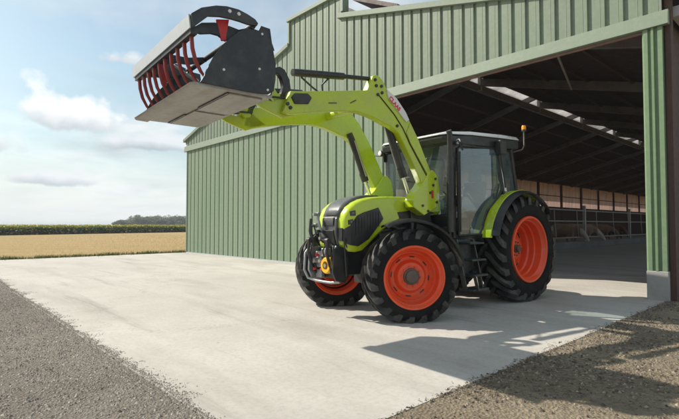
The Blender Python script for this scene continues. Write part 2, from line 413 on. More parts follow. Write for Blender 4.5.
# ------------------------------------------------------------------ sunflowers and far trees
def sunflowers():
    st = MB(); hd = MB(); rnd = random.Random(21)
    p0 = Vector((-43.5, 60, 0)); d = Vector((.46, .888, 0)).normalized(); q = Vector((-d.y, d.x, 0))
    fs = []; vs = []; mats = []
    def quad(a, b, c, e, mi):
        k = len(vs); vs.extend([a, b, c, e]); fs.append((k, k+1, k+2, k+3)); mats.append(mi)
    for row in range(22):
        off = row*.45 if row < 15 else 9+(row-15)*5
        for k in ([j/2 for j in range(-220, 460)] if row < 6 else range(-110, 230)):
            pos = p0 + d*(k*(.30)+rnd.uniform(-.12, .12)) + q*(off+rnd.uniform(-.15, .15))
            if pos.y > 108 or pos.y < 40: continue
            H = rnd.uniform(1.05, 1.36)+.08*noise.noise(pos*.2)
            for l in range(13 if row < 5 else 4):
                a = rnd.random()*6.28; z = rnd.uniform(.02, H-.1) if row < 5 else rnd.uniform(.75, H-.03); L = rnd.uniform(.20, .40); W = L*.42
                c = pos+Vector((0,0,z)); u_ = Vector((math.cos(a), math.sin(a), rnd.uniform(-.5, .3)))*L; w_ = Vector((-math.sin(a), math.cos(a), rnd.uniform(-.3,.3)))*W
                quad(tuple(c), tuple(c+u_*.5+w_), tuple(c+u_), tuple(c+u_*.5-w_), 0)
            if rnd.random() < (.50 if row < 6 else .8):
                c = pos+Vector((0,0,H*(rnd.uniform(.72,1.0) if row < 3 else 1))); r = rnd.uniform(.07, .12); a = rnd.uniform(0, 6.28)
                e1 = Vector((math.cos(a), math.sin(a), 0))*r; nrm = Vector((-math.sin(a)*.6, math.cos(a)*.6, .5)).normalized(); e2 = e1.cross(nrm).normalized()*r
                kk = len(vs); vs.extend([tuple(c+e1*math.cos(t*PI/3)+e2*math.sin(t*PI/3)) for t in range(6)]); fs.append(tuple(range(kk, kk+6))); mats.append(1)
    mb = MB(); mb.add(vs, fs)
    o = mb.build('sunflower_field', [M['leaf'], M['petal']], recalc=False)
    o.data.polygons.foreach_set('material_index', mats)
    tag(o, 'long green band of blooming yellow sunflowers behind the stubble field', 'sunflowers', kind='stuff')
    # soil under the crop
    pts = [p0-d*60, p0+d*62, p0+d*62+q*40, p0-d*60+q*40]
    sheet('crop_soil', [(p.x, p.y) for p in pts], -.006, M['soil'], False)
sunflowers()

def tree(x, y, h, w, label, seed):
    rnd = random.Random(seed)
    t = thing('field_tree', label, 'tree', (x, y, -.02), rnd.random()*6, 'trees along the horizon')
    mb = MB(); mb.tube([(0,0,0),(.05,0,h*.3),(.1,.05,h*.62)], [.16,.12,.05], 7)
    for k in range(5):
        a = k*1.3; mb.tube([(0,0,h*(.22+.07*k)),(math.cos(a)*w*.28, math.sin(a)*w*.28, h*(.42+.08*k))], [.06,.02], 5)
    mb.build('trunk', M['bark'], t, smooth=60)
    lf = MB()
    clumps = [(rnd.gauss(0,.24)*w, rnd.gauss(0,.24)*w, h*rnd.uniform(.16,.84), rnd.uniform(.17,.30)*w) for _ in range(22)]
    for (cx, cy, cz, cr) in clumps:
        for _ in range(130):
            v = Vector((rnd.gauss(0,1), rnd.gauss(0,1), rnd.gauss(0,1))); v.normalize(); v *= cr*rnd.random()**.4
            c = Vector((cx, cy, cz))+Vector((v.x, v.y, v.z*.75)); s_ = rnd.uniform(.14,.32)
            a = Vector((rnd.gauss(0,1), rnd.gauss(0,1), rnd.gauss(0,1))).normalized(); b = a.orthogonal().normalized()
            lf.add([c-a*s_, c+b*s_*.7, c+a*s_, c-b*s_*.7], [(0,1,2,3)])
    lf.build('crown', M['treeleaf'], t, recalc=False)
TL = [(118,3.4,5,'smallest round tree at the left end of the far treeline'),
      (124,4.2,6,'low tree just right of the small round end tree'),
      (131,5.2,6,'medium tree left of the first tall crown in the treeline'),
      (138,6.3,7,'first tall crown counting from the left of the far treeline'),
      (145,7.2,8,'broad tall tree forming the left hump of the treeline'),
      (152,6.9,7,'tree directly right of the broad tall hump'),
      (159,7.0,7.5,'tree in the middle right of the far treeline'),
      (166,6.3,7,'lower tree in the dip of the treeline'),
      (173,6.9,7.5,'third tree left of the barn corner in the far line'),
      (180,6.6,7,'second tree left of the barn corner in the far line'),
      (187,6.4,7,'far tree nearest the barn corner, partly hidden by it')]
for i, (px, h, w, lab) in enumerate(TL):
    D = 250+((i*37) % 11); tree((px-339.5)/468*D, D, h*.98, w*.95, lab, 100+i)

# ------------------------------------------------------------------ barn materials
def mat_siding(name, base, grime=.35, green=(.20,.26,.17)):
    m, nt, b = newmat(name)
    a = noise_node(nt, .8, 6, .6, stretch=(1.4, 1.4, .25)); f = noise_node(nt, 9, 7, .7)
    c = mixc(nt, ramp(nt, a.outputs[0], [(.42, 0.0), (.72, grime)]).outputs[0], base, green)
    c = mixc(nt, ramp(nt, f.outputs[0], [(.45, 0.0), (.8, .25)]).outputs[0], c, (.40,.43,.36))
    # tone differs a little from panel to panel
    tc = N(nt, 'ShaderNodeTexCoord'); sp = N(nt, 'ShaderNodeSeparateXYZ'); nt.links.new(tc.outputs['Object'], sp.inputs[0])
    dv = N(nt, 'ShaderNodeMath', operation='DIVIDE'); dv.inputs[1].default_value = 1.17; nt.links.new(sp.outputs[0], dv.inputs[0])
    fl = N(nt, 'ShaderNodeMath', operation='FLOOR'); nt.links.new(dv.outputs[0], fl.inputs[0])
    wn = N(nt, 'ShaderNodeTexWhiteNoise', noise_dimensions='1D'); nt.links.new(fl.outputs[0], wn.inputs['W'])
    c = mixc(nt, ramp(nt, wn.outputs['Value'], [(0, 0.0), (1, .22)]).outputs[0], c, (.22,.29,.19))
    nt.links.new(c, b.inputs['Base Color'])
    b.inputs['Roughness'].default_value = .55; b.inputs['Specular IOR Level'].default_value = .35
    bump(nt, b, a.outputs[0], .15, .02); return m
M['siding'] = mat_siding('sage_steel_siding', (.184,.225,.166))
M['siding_low'] = mat_siding('green_steel_siding', (.195,.252,.172), .55, (.14,.22,.12))
M['trim'] = mat_siding('sage_trim', (.20,.243,.183), .2)
M['postgreen'] = mat_siding('post_green', (.155,.235,.125), .25, (.10,.17,.075))
M['timber'] = paint('brown_timber', (.085,.045,.034), .8, dirt=.2, dirtc=(.05,.03,.025))
M['lintel'] = paint('lintel_timber', (.24,.15,.125), .8, dirt=.2, dirtc=(.12,.08,.07))
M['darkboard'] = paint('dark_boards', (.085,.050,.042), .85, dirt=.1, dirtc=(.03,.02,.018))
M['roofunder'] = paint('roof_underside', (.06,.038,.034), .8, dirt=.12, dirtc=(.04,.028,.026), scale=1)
M['rafter'] = paint('galvanised_rafter', (.19,.165,.155), .6, dirt=.2, dirtc=(.09,.07,.065))
M['plinth'] = mat_soil('plinth_concrete', (.24,.23,.215), (.32,.31,.295), (.38,.37,.35), 2)
M['plinth2'] = paint('cast_concrete', (.36,.35,.325), .85, dirt=.2, dirtc=(.24,.23,.21), scale=4, bmp=.15)
M['galv'] = paint('galvanised_steel', (.48,.46,.43), .6, metal=.15, dirt=.25)
M['slate'] = paint('roof_sheet', (.12,.09,.085), .7, dirt=.15)
M['pink'] = paint('roof_edge_pink', (.50,.36,.34), .7, dirt=.1)
M['gutter'] = paint('gutter_grey', (.45,.46,.47), .5, dirt=.1)
def mat_translucent(name, c, streak):
    m = bpy.data.materials.new(name); m.use_nodes = True; nt = m.node_tree; nt.nodes.clear()
    out = N(nt, 'ShaderNodeOutputMaterial'); d = N(nt, 'ShaderNodeBsdfDiffuse'); t = N(nt, 'ShaderNodeBsdfTranslucent')
    nz = noise_node(nt, 1.2, 6, .7, stretch=streak); col = ramp(nt, nz.outputs[0], [(.3, tuple(x*.55 for x in c)), (.65, c)])
    nt.links.new(col.outputs[0], d.inputs[0]); nt.links.new(col.outputs[0], t.inputs[0])
    mx = N(nt, 'ShaderNodeMixShader'); mx.inputs[0].default_value = .55
    nt.links.new(d.outputs[0], mx.inputs[1]); nt.links.new(t.outputs[0], mx.inputs[2]); nt.links.new(mx.outputs[0], out.inputs[0]); return m
M['curtain'] = mat_translucent('wind_curtain', (.38,.27,.24), (1, 2.5, .3))
def mat_net():
    m = bpy.data.materials.new('windbreak_net'); m.use_nodes = True; nt = m.node_tree; nt.nodes.clear()
    out = N(nt, 'ShaderNodeOutputMaterial'); d = N(nt, 'ShaderNodeBsdfDiffuse'); d.inputs[0].default_value = (.03,.026,.024,1); t = N(nt, 'ShaderNodeBsdfTransparent')
    mx = N(nt, 'ShaderNodeMixShader'); mx.inputs[0].default_value = .85
    nt.links.new(d.outputs[0], mx.inputs[1]); nt.links.new(t.outputs[0], mx.inputs[2]); nt.links.new(mx.outputs[0], out.inputs[0]); return m
M['net'] = mat_net()
M['skylight'] = mat_translucent('ridge_skylight', (.95,.93,.92), (1, .8, 1))

# ------------------------------------------------------------------ the barn
barn = thing('cattle_barn', 'large sage green corrugated steel cattle barn with wide open gable entrance', 'barn', BL, BR)
def siding(s0, s1, zlo, zhi, pitch, yf, groove=.045, depth=.035, rib=.0):
    """vertical corrugated sheet from s0 to s1; zlo, zhi functions of s. outer face at y=yf, facing -y"""
    mb = MB(); xs = []
    k = 0; x = s0
    while x < s1-1e-4:
        e = min(x+pitch, s1)
        mid = ((pitch*.30, 0), (pitch*.34, -.012), (pitch*.46, -.012), (pitch*.50, 0)) if rib else ((pitch*.45, 0), (pitch*.47, -.004), (pitch*.49, 0))
        for (dx, dy) in ((0, 0), *mid, (pitch-groove-.012, 0), (pitch-groove, depth), (pitch-.012, depth)):
            if x+dx < e-1e-4: xs.append((x+dx, yf+dy))
        x = e
    xs.append((s1, yf))
    vs = []; fs = []
    for (x, y) in xs:
        a, b = zlo(x), zhi(x)
        vs += [(x, y, a), (x, y, b), (x, y+.02, a), (x, y+.02, b)]
    for i in range(len(xs)-1):
        a = i*4; c = a+4
        fs += [(a, c, c+1, a+1), (a+2, a+3, c+3, c+2), (a, a+2, c+2, c), (a+1, c+1, c+3, a+3)]
    n = len(xs)-1
    fs += [(0,1,3,2), (n*4, n*4+2, n*4+3, n*4+1)]
    mb.add(vs, fs); return mb
zl = lambda s: 5.45+.268*s            # left roof line
zr = lambda s: 7.70-.252*(s-10.62)    # right roof line
D0 = 12.43                            # left jamb of the entrance
siding(-.12, D0, lambda s: .06, lambda s: 4.84, .39, 0, .07, .05).build('lower_wall', M['siding_low'], barn, recalc=False)
siding(-.30, 7.96, lambda s: 5.0, zl, .28, .0, .055).build('gable_wall_left', M['siding'], barn, recalc=False)
siding(7.96, 10.62, lambda s: 5.0, lambda s: 8.44, .30, .0, .06).build('raised_gable_wall', M['siding'], barn, recalc=False)
siding(10.62, 18.88, lambda s: 5.0, zr, .31, -.03, .075, .045).build('gable_wall_right', M['siding'], barn, recalc=False)
# head flashing: horizontal band across the whole gable
mb = MB(); mb.prism_x([(-.075,4.80),(.03,4.80),(.03,5.06),(-.045,5.06)], -.42, 18.98)
mb.build('head_flashing', M['trim'], barn, bevel=.008)
mb = MB(); mb.box(D0, 18.57, .035, .075, 4.755, 4.798); mb.build('timber_lintel', M['lintel'], barn)
mb = MB(); mb.box(-.14, D0, -.03, .05, 0.0, .058); mb.build('base_rail', M['gutter'], barn)
# verge trims following the roof
def verge_trim(a, za, b, zb, h=.17, y0=-.09, y1=.05):
    mb = MB(); vs = []
    for (s, z) in ((a, za), (b, zb)):
        vs += [(s, y0, z-h*.35), (s, y1, z-h*.35), (s, y1, z+h*.65), (s, y0, z+h*.65)]
    mb.add(vs, [(0,1,2,3),(4,7,6,5),(0,4,5,1),(1,5,6,2),(2,6,7,3),(3,7,4,0)]); return mb
verge_trim(-.5, zl(-.5), 7.93, zl(7.93), .13).build('verge_trim', M['trim'], barn, bevel=.006)
verge_trim(7.85, 8.45, 10.70, 8.45, .12).build('verge_trim', M['trim'], barn, bevel=.006)
verge_trim(10.50, zr(10.5), 19.1, zr(19.1), .15, -.11, .04).build('verge_trim', M['trim'], barn, bevel=.006)
mb = MB(); mb.box(7.90, 7.98, -.06, .05, 7.62, 8.40); mb.build('step_trim', M['trim'], barn, bevel=.006)
mb = MB(); mb.box(10.62, 10.72, -.055, .2, 7.85, 8.40); mb.build('ridge_corner_trim', M['trim'], barn, bevel=.006)
mb = MB(); mb.box(-.20, -.12, -.035, .06, .06, 4.80); mb.build('corner_trim', M['trim'], barn, bevel=.006)
# roof planes (thick), skylight strip at the ridge
def slab(s0, z0, s1, z1, n0, n1, t):
    mb = MB(); vs = []
    for n in (n0, n1):
        vs += [(s0, n, z0), (s1, n, z1), (s1, n, z1+t), (s0, n, z0+t)]
    mb.add(vs, [(0,1,2,3),(4,7,6,5),(0,4,5,1),(1,5,6,2),(2,6,7,3),(3,7,4,0)]); return mb
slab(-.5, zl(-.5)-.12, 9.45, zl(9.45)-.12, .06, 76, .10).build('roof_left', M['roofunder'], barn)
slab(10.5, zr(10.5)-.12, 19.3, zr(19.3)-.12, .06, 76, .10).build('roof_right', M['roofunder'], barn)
slab(9.45, zl(9.45)-.10, 10.44, zl(10.44)-.10, .06, 76, .06).build('ridge_skylight', M['skylight'], barn)
slab(10.74, 8.30, 12.55, 7.42, .35, 2.1, .13).build('ridge_vent_flap', M['slate'], barn)
slab(10.9, 8.36, 12.66, 7.50, 2.1, 2.6, .10).build('ridge_vent_edge', M['pink'], barn)
# rafters, ridge beam, purlins
rb = MB()
rb.bar((10.45, .2, 7.16), (10.45, 75, 7.16), .14, .20); rb.build('ridge_beam', M['rafter'], barn)
for k in range(13):
    n = 2.6+k*5.6
    f = MB()
    f.bar((1.1, n, zl(1.1)-.34), (10.36, n, zl(10.36)-.34), .14, .26); f.build('rafter', M['rafter'], barn)
    f = MB()
    f.bar((10.54, n, zr(10.5)-.34), (18.7, n, zr(18.7)-.34), .16, .30); f.build('rafter', M['rafter'], barn)
    if k > 0:
        f = MB(); f.box(10.38, 10.52, n-.06, n+.06, 7.05, 8.0); f.build('ridge_bracket', M['galv'], barn)
    f = MB(); f.box(18.45, 18.65, n-.1, n+.1, .0, zr(18.5)-.3); f.build('side_column', M['darkboard'], barn)
pl = MB()
for s in (2.2,3.6,5.0,6.4,7.8,9.1): pl.bar((s, .1, zl(s)-.18), (s, 75, zl(s)-.18), .07, .12)
for s in (12,13.4,14.8,16.2,17.6): pl.bar((s, .1, zr(s)-.18), (s, 75, zr(s)-.18), .07, .12)
pl.build('purlins', M['darkboard'], barn)
mb = MB(); mb.bar((16.6, .5, 5.75), (14.2, 8.2, 6.3), .05, .05); mb.build('wind_brace', M['galv'], barn)
# entrance post on its concrete plinth
post = MB()
prof = [(18.57,.0),(18.60,-.035),(18.66,-.035),(18.675,.0),(18.70,.0),(18.715,-.045),(18.75,-.045),(18.765,.0),(18.80,.0),(18.81,-.03),(18.88,-.03),(18.885,.22),(18.57,.22)]
vs = [(x, y, .52) for x, y in prof]+[(x, y, 4.80) for x, y in prof]; n_ = len(prof)
post.add(vs, [tuple(range(n_)), tuple(range(2*n_-1, n_-1, -1))]+[(i,(i+1)%n_,n_+(i+1)%n_,n_+i) for i in range(n_)])
post.build('entrance_post', M['postgreen'], barn)
mb = MB(); mb.box(18.57, 18.90, -.045, .30, -.05, .518); mb.build('post_plinth', M['plinth2'], barn, bevel=.012)
# left jamb lining
mb = MB(); mb.box(D0, D0+.06, -.01, .22, 0.02, 4.70); mb.build('entrance_jamb', M['trim'], barn)
# right side wall (outer face x=18.9): timber edge, low wall, dark boards
mb = MB(); mb.box(18.905, 18.99, .05, .22, .0, 5.3); mb.build('corner_timber', M['timber'], barn)
mb = MB(); mb.box(18.70, 18.88, .305, 75, -.05, .50); mb.build('side_plinth', M['plinth'], barn)
mb = MB()
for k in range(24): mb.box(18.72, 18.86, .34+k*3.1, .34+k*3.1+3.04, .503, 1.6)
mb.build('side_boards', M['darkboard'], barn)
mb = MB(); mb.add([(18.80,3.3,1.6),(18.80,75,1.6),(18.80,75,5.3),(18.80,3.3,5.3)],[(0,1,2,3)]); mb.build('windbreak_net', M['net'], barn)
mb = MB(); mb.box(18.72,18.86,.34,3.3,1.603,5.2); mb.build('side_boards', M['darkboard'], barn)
mb = MB(); mb.prism([(18.95,5.02),(19.13,5.02),(19.16,5.20),(18.92,5.20)], .30, 75); mb.build('gutter', M['gutter'], barn)
# left side wall: board wall below, curtain windows above
mb = MB(); mb.box(.95, 1.10, .6, 75, 0, 3.13); mb.build('left_side_boards', M['darkboard'], barn)
mb = MB(); mb.box(.95, 1.10, .6, 75, 5.40, 5.62); mb.build('left_top_boards', M['darkboard'], barn)
for k in range(14):
    n0 = 3.0+k*5.2
    cw = MB()
    vs = []; fs = []
    for i in range(53):
        y = n0+.16+i*(5.2-.30)/52; x = 1.02+.018*math.sin(i*1.9)+.012*math.sin(i*.7)
        top = 5.40-.05*abs(math.sin(i*1.3+k))
        vs += [(x, y, 3.10), (x, y, top)]
    for i in range(52): fs.append((i*2, i*2+2, i*2+3, i*2+1))
    cw.add(vs, fs); c = cw.build('curtain_window', M['curtain'], barn, smooth=80)
    fr = MB(); fr.box(.98, 1.12, n0-.14, n0+.16, 0, 5.6); fr.box(1.07, 1.12, n0+.16, n0+5.06, 4.18, 4.25)
    fr.build('window_frame', M['darkboard'], c)
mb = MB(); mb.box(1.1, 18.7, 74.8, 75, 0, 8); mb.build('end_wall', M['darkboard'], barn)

# ------------------------------------------------------------------ feed fence and cattle
ff = thing('feed_fence', 'grey tubular feed barrier along the barn alley in front of the cattle', 'fence', bw(10.5, 0), BR)
mb = MB(); mb.box(-.09, .09, 9, 60, .0, .38); mb.build('kerb', M['plinth'], ff)
for z in (.62, 1.53, 2.15):
    mb = MB(); mb.tube([(0, 9, z), (0, 60, z)], .038, 8); mb.build('rail', M['galv'], ff, smooth=40)
for k in range(7):
    mb = MB(); mb.box(-.07, .07, 11.2+k*8.2-.09, 11.2+k*8.2+.09, .0, 2.45); mb.build('fence_post', M['galv'], ff)
for k in range(17):
    y = 9.3+k*3.0
    mb = MB(); mb.tube([(0, y+.26, .62), (0, y+.05, 1.53), (0, y, 2.15)], .022, 6); mb.build('barrier_bar', M['galv'], ff, smooth=40)
def mat_cow(name, base, patch, face):
    m, nt, b = newmat(name); a = noise_node(nt, 1.6, 3, .5)
    r = ramp(nt, a.outputs[0], [(.47, base), (.53, patch)]); tc_ = N(nt, 'ShaderNodeTexCoord'); sx = N(nt, 'ShaderNodeSeparateXYZ'); nt.links.new(tc_.outputs['Object'], sx.inputs[0])
    nt.links.new(mixc(nt, ramp(nt, sx.outputs[0], [(.93, 0.0), (1.0, 1.0)]).outputs[0], r.outputs[0], face), b.inputs['Base Color']); b.inputs['Roughness'].default_value = .8; return m
CM = [mat_cow('coat_cream', (.30,.19,.14), (.40,.29,.22), (.62,.52,.43)), mat_cow('coat_tan', (.20,.105,.07), (.27,.16,.11), (.24,.14,.10)), mat_cow('coat_brown', (.15,.075,.05), (.20,.11,.08), (.16,.085,.06))]
def loft(mb, secs, n=12):
    """secs = [(centre, ry, rz)] ellipses in a plane across the running direction"""
    rings = []
    for i, (c, ra, rb_) in enumerate(secs):
        c = Vector(c); a = Vector(secs[max(0,i-1)][0]); b = Vector(secs[min(len(secs)-1,i+1)][0]); d = (b-a).normalized()
        s_ = Vector((0,1,0)) if abs(d.y) < .9 else Vector((1,0,0)); u_ = s_.cross(d).normalized(); s_ = d.cross(u_).normalized()
        rings.append([c+s_*(ra*math.cos(2*PI*k/n))+u_*(rb_*math.sin(2*PI*k/n)) for k in range(n)])
    vs = [v for r in rings for v in r]; fs = []
    for i in range(len(rings)-1):
        for k in range(n): fs.append((i*n+k, i*n+(k+1)%n, (i+1)*n+(k+1)%n, (i+1)*n+k))
    fs.append(tuple(range(n))); fs.append(tuple((len(rings)-1)*n+k for k in range(n-1,-1,-1)))
    mb.add(vs, fs)
def cow(loc, rz, mat, label, headz=.55, turn=0.0):
    """x forward; origin between the feet"""
    t = thing('cow', label, 'cow', loc, rz, 'cattle feeding at the barrier')
    mb = MB()
    loft(mb, [((-.82,0,1.22),.10,.14),((-.72,0,1.14),.24,.30),((-.45,0,1.06),.30,.36),((0,0,1.0),.33,.39),((.40,0,1.02),.29,.38),((.62,0,1.06),.22,.32),((.74,0,1.06),.13,.22)])
    hx, hy, hz = 1.22, turn, headz+.22
    loft(mb, [((.50,0,1.10),.20,.30),((.72,turn*.25,1.06),.15,.24),((.95,turn*.6,(1.02+hz)/2+.08),.12,.19),((1.12,turn*.9,hz+.10),.115,.15),((1.20,hy,hz+.02),.10,.11)])
    hd = Vector((.55,turn*.5,-.83)).normalized(); hp = Vector((1.15,hy,hz+.10))
    loft(mb, [(hp-hd*.06,.09,.10),(hp+hd*.06,.125,.14),(hp+hd*.20,.105,.125),(hp+hd*.34,.075,.09),(hp+hd*.45,.08,.085),(hp+hd*.49,.06,.06)])
    for (x, s_) in ((.52,1),(.52,-1)):
        loft(mb, [((x,.17*s_,1.0),.10,.13),((x+.02,.17*s_,.62),.065,.075),((x-.01,.17*s_,.42),.05,.055),((x,.17*s_,.12),.04,.045),((x+.03,.17*s_,.0),.055,.065)], 8)
    for s_ in (1,-1):
        loft(mb, [((-.60,.18*s_,1.05),.12,.20),((-.52,.19*s_,.74),.09,.12),((-.72,.18*s_,.46),.05,.06),((-.66,.18*s_,.14),.04,.045),((-.62,.18*s_,0),.055,.065)], 8)
        mb.tube([(1.12,hy+.09*s_,hz+.12),(1.10,hy+.19*s_,hz+.12),(1.10,hy+.28*s_,hz+.07)], [.03,.055,.015], 6, flat=.45)
    mb.tube([(-.85,0,1.25),(-.93,0,1.0),(-.92,0,.6)], [.03,.022,.03], 6)
    o = mb.build('body', mat, t, smooth=60)
    r = o.modifiers.new('remesh', 'REMESH'); r.mode = 'VOXEL'; r.voxel_size = .024; r.use_smooth_shade = True
    s_ = o.modifiers.new('smooth', 'SMOOTH'); s_.iterations = 4
cow(bw(9.55, 19.0), BR+R(-6), CM[0], 'brown cow lowering its cream head through the feed barrier, left of the other pale head', .48, -.06)
cow(bw(9.55, 21.2), BR+R(22), CM[0], 'brown cow stretching its cream head to the feed, right of the first pale head', .45, .26)
cow(bw(8.7, 16.6), BR+R(60), CM[1], 'brown cow standing behind the rails nearest the rear tractor tyre', .75, 0)
cow(bw(9.1, 25.6), BR+R(35), CM[1], 'brown cow behind the barrier directly right of the two pale headed cows', .6, .1)
cow(bw(8.6, 30.5), BR+R(-30), CM[2], 'dark brown cow furthest along the barrier near the entrance post', .5, 0)

# ------------------------------------------------------------------ TRACTOR (x forward, y to its left = towards the camera)
tr = thing('tractor', 'lime green tractor with red wheels, raised front loader and grapple bucket', 'tractor', (2.617, 8.88, .012), R(218.5))
def tyre(R0, W, nl, name_parent, lugh=.045):
    """tyre about local y, returns carcass and lugs in one mesh with two materials"""
    rr = R0-lugh; h = W/2; rim = R0*.60
    prof = [(-h*.80, rim), (-h*.98, rim+.06*R0), (-h*1.02, rim+.16*R0), (-h*.98, rr-.11*R0), (-h*.86, rr-.035*R0), (-h*.5, rr-.006), (0, rr),
            (h*.5, rr-.006), (h*.86, rr-.035*R0), (h*.98, rr-.11*R0), (h*1.02, rim+.16*R0), (h*.98, rim+.06*R0), (h*.80, rim)]
    mb = MB(); mb.lathe_y(prof, 72)
    nf = len(mb.f)
    # lugs: centre leads, shoulder trails
    for side in (1, -1):
        for k in range(nl):
            th0 = 2*PI*(k+(.5 if side < 0 else 0))/nl
            path = [(-.04, 0.0, 1.0), (.25, .075, 1.0), (.55, .20, .998), (.82, .315, .985), (.99, .38, .950), (1.03, .40, .90)]
            L_, Rr = [], []
            hw = .026*R0/.65
            vs = []
            for j, (lat, dth, rf) in enumerate(path):
                y = side*lat*h; th = th0 - dth*(.65/R0)**0.3 * 1.15
                base = (rr-.02)*rf if j < 4 else (rr-.03)*rf
                topr = R0*rf - (.012 if j == 5 else 0)
                w_ = hw*(1.0 if j > 0 else .8)*(1+.25*(j/5))
                da = w_/R0
                for (aa, rad) in ((th-da*1.25, base), (th-da, topr), (th+da, topr), (th+da*1.25, base)):
                    vs.append((rad*math.cos(aa), y, rad*math.sin(aa)))
            fs = []
            for j in range(len(path)-1):
                for q in range(3): fs.append((j*4+q, j*4+q+1, (j+1)*4+q+1, (j+1)*4+q))
            fs.append((0,1,2,3)); e = (len(path)-1)*4; fs.append((e,e+3,e+2,e+1))
            mb.add(vs, fs)
    return mb, nf
def wheel(parent_loc, steer, R0, W, nl, rimr, front, side, rot=0.0, flat=0.0):
    w = bpy.data.objects.new('front_wheel' if front else 'rear_wheel', None)
    COL.objects.link(w); w.parent = tr; w.location = parent_loc; w.rotation_euler = (0, rot, steer)
    mb, nf = tyre(R0, W, nl, w)
    zc_ = parent_loc[2]; ca, sa = math.cos(rot), math.sin(rot); nv = []
    for (x, y, z) in mb.v:            # flatten where the tyre stands on the concrete
        X, Z = x*ca+z*sa, -x*sa+z*ca
        if Z < -zc_:
            y *= 1+.06*min(1, (-zc_-Z)/.03); Z = -zc_
        nv.append((X*ca-Z*sa, y, X*sa+Z*ca))
    mb.v = nv
    o = mb.build('tyre', [M['rubber'], M['lug']], w, smooth=38)
    o.data.polygons.foreach_set('material_index', [0]*nf+[1]*(len(o.data.polygons)-nf))
    h = W/2; s = side
    r = rimr
    rb = MB()
    if front:
        prof = [(h*.90, r*1.06), (h*1.0, r*1.045), (h*1.0, r*.98), (h*.86, r*.93), (h*.80, r*.89), (h*.38, r*.86), (h*.30, r*.82), (h*.30, r*.775), (h*.36, r*.755),
                (h*.30, r*.735), (h*.16, r*.66), (h*.16, r*.56), (h*.30, r*.50), (h*.38, r*.46), (h*.40, r*.40), (h*.40, r*.20), (h*.3, 0.0)]
    else:
        prof = [(h*.90, r*1.06), (h*1.0, r*1.045), (h*1.0, r*.98), (h*.80, r*.94), (h*.74, r*.90), (h*.34, r*.885), (h*.28, r*.85), (-h*.05, r*.84), (-h*.14, r*.80), (-h*.48, r*.78),
                (-h*.50, r*.70), (-h*.36, r*.60), (-h*.12, r*.42), (-h*.04, r*.36), (0, r*.30), (0, 0.0)]
    rb.lathe_y([(y*s, q) for y, q in prof], 64)
    rb.lathe_y([(-h*.9*s, r*1.06), (-h*1.0*s, r*1.0), (-h*.8*s, r*.9), (h*.0*s, r*.86)], 48)
    rb.build('rim', M['rim'], w, smooth=32)
    # hub, bolts
    hb = MB()
    hy = h*.40 if front else 0.0
    hr = r*.225 if front else r*.115
    hb.lathe_y([(hy*s, hr*1.25), ((hy+.02)*s, hr*1.2), ((hy+.025)*s, hr*1.0), ((hy+.06)*s, hr*.96), ((hy+.072)*s, hr*.8), ((hy+.072)*s, 0.001)], 28)
    hb.build('hub_cap', M['hub'], w, smooth=35)
    rbz = (r*.33, hy) if front else (r*.22, 0.0)
    for k in range(10):
        a = 2*PI*k/10+.2; bl = MB(); bl.lathe_y([(rbz[1]*s, .014), ((rbz[1]+.02)*s, .014), ((rbz[1]+.02)*s, .001)], 6, rbz[0]*math.cos(a), 0, rbz[0]*math.sin(a))
        bl.build('wheel_bolt', M['rim'] if front else M['hub'], w, smooth=35)
    for k in range(8):
        a = 2*PI*k/8+.2; q = r*.66 if front else r*.70; y_ = h*.16 if front else -h*.50
        bl = MB(); bl.tube([(math.cos(a+t)*q, (y_+.002)*s, math.sin(a+t)*q) for t in (-.13,-.06,0,.06,.13)], .010 if front else .022, 6)
        bl.build('rim_slot', M['black'], w, smooth=35)
    return w
STEER = R(-28.5)
wheel((2.777, .83, .605), STEER, .652, .50, 20, .41, True, 1, .1)
wheel((2.777, -.83, .605), STEER, .652, .50, 20, .41, True, -1, .3)
wheel((0, .79, .892), 0, .922, .56, 22, .542, False, 1, .05)
wheel((0, -.79, .892), 0, .922, .56, 22, .542, False, -1, .2)

def T(name, mb, mat, bevel=0, smooth=None, label=None, parent=None):
    return mb.build(name, M[mat], parent or tr, bevel=bevel, smooth=smooth, label=label)
# front mudguards, steering with the wheels
for s in (1, -1):
    e = bpy.data.objects.new('front_mudguard', None); COL.objects.link(e); e.parent = tr; e.location = (2.777, .83*s, .615); e.rotation_euler = (0,0,STEER)
    mb = MB(); a0, a1 = R(62), R(172)
    mb.lathe_y([(-.17,.735),(-.15,.765),(0,.785),(.15,.775),(.20,.745),(.195,.73),(.15,.76),(0,.77),(-.15,.75)], 36, a0=a0, a1=a1, closed=True)
    mb.build('fender_shell', M['black'], e, smooth=40)
    mb = MB(); mb.tube([(-.12,-.28*s,.05),(-.16,-.25*s,.5),(-.12,-.05*s,.75)], .022, 8); mb.build('fender_stay', M['blackmetal'], e, smooth=40)
# chassis and engine block
mb = MB(); mb.box(-.3, 1.9, -.26, .26, .55, 1.02); mb.box(1.9, 3.28, -.19, .19, .62, 1.0); mb.box(3.1, 3.42, -.24, .24, .60, 1.02); T('chassis', mb, 'blackmetal', .02)
mb = MB(); mb.box(1.85, 3.15, -.27, .27, 1.0, 1.45); mb.tube([(2.2,.3,1.12),(2.9,.3,1.12)], .09, 12); mb.tube([(1.9,.30,1.3),(2.5,.33,1.25),(2.9,.30,1.4)], .035, 8); T('engine_block', mb, 'black', .02)
mb = MB(); mb.tube([(2.777,-.66,.60),(2.777,-.3,.58),(2.777,.3,.58),(2.777,.66,.60)], [.10,.075,.075,.10], 14); mb.box(2.62,2.93,-.16,.16,.44,.74)
mb.tube([(2.55,-.55,.62),(2.55,.55,.62)], .022, 8); T('front_axle', mb, 'blackmetal', smooth=40)
mb = MB(); mb.tube([(0,-.6,.91),(0,-.35,.91),(0,.35,.91),(0,.6,.91)], [.12,.2,.2,.12], 16); T('rear_axle', mb, 'blackmetal', smooth=40)
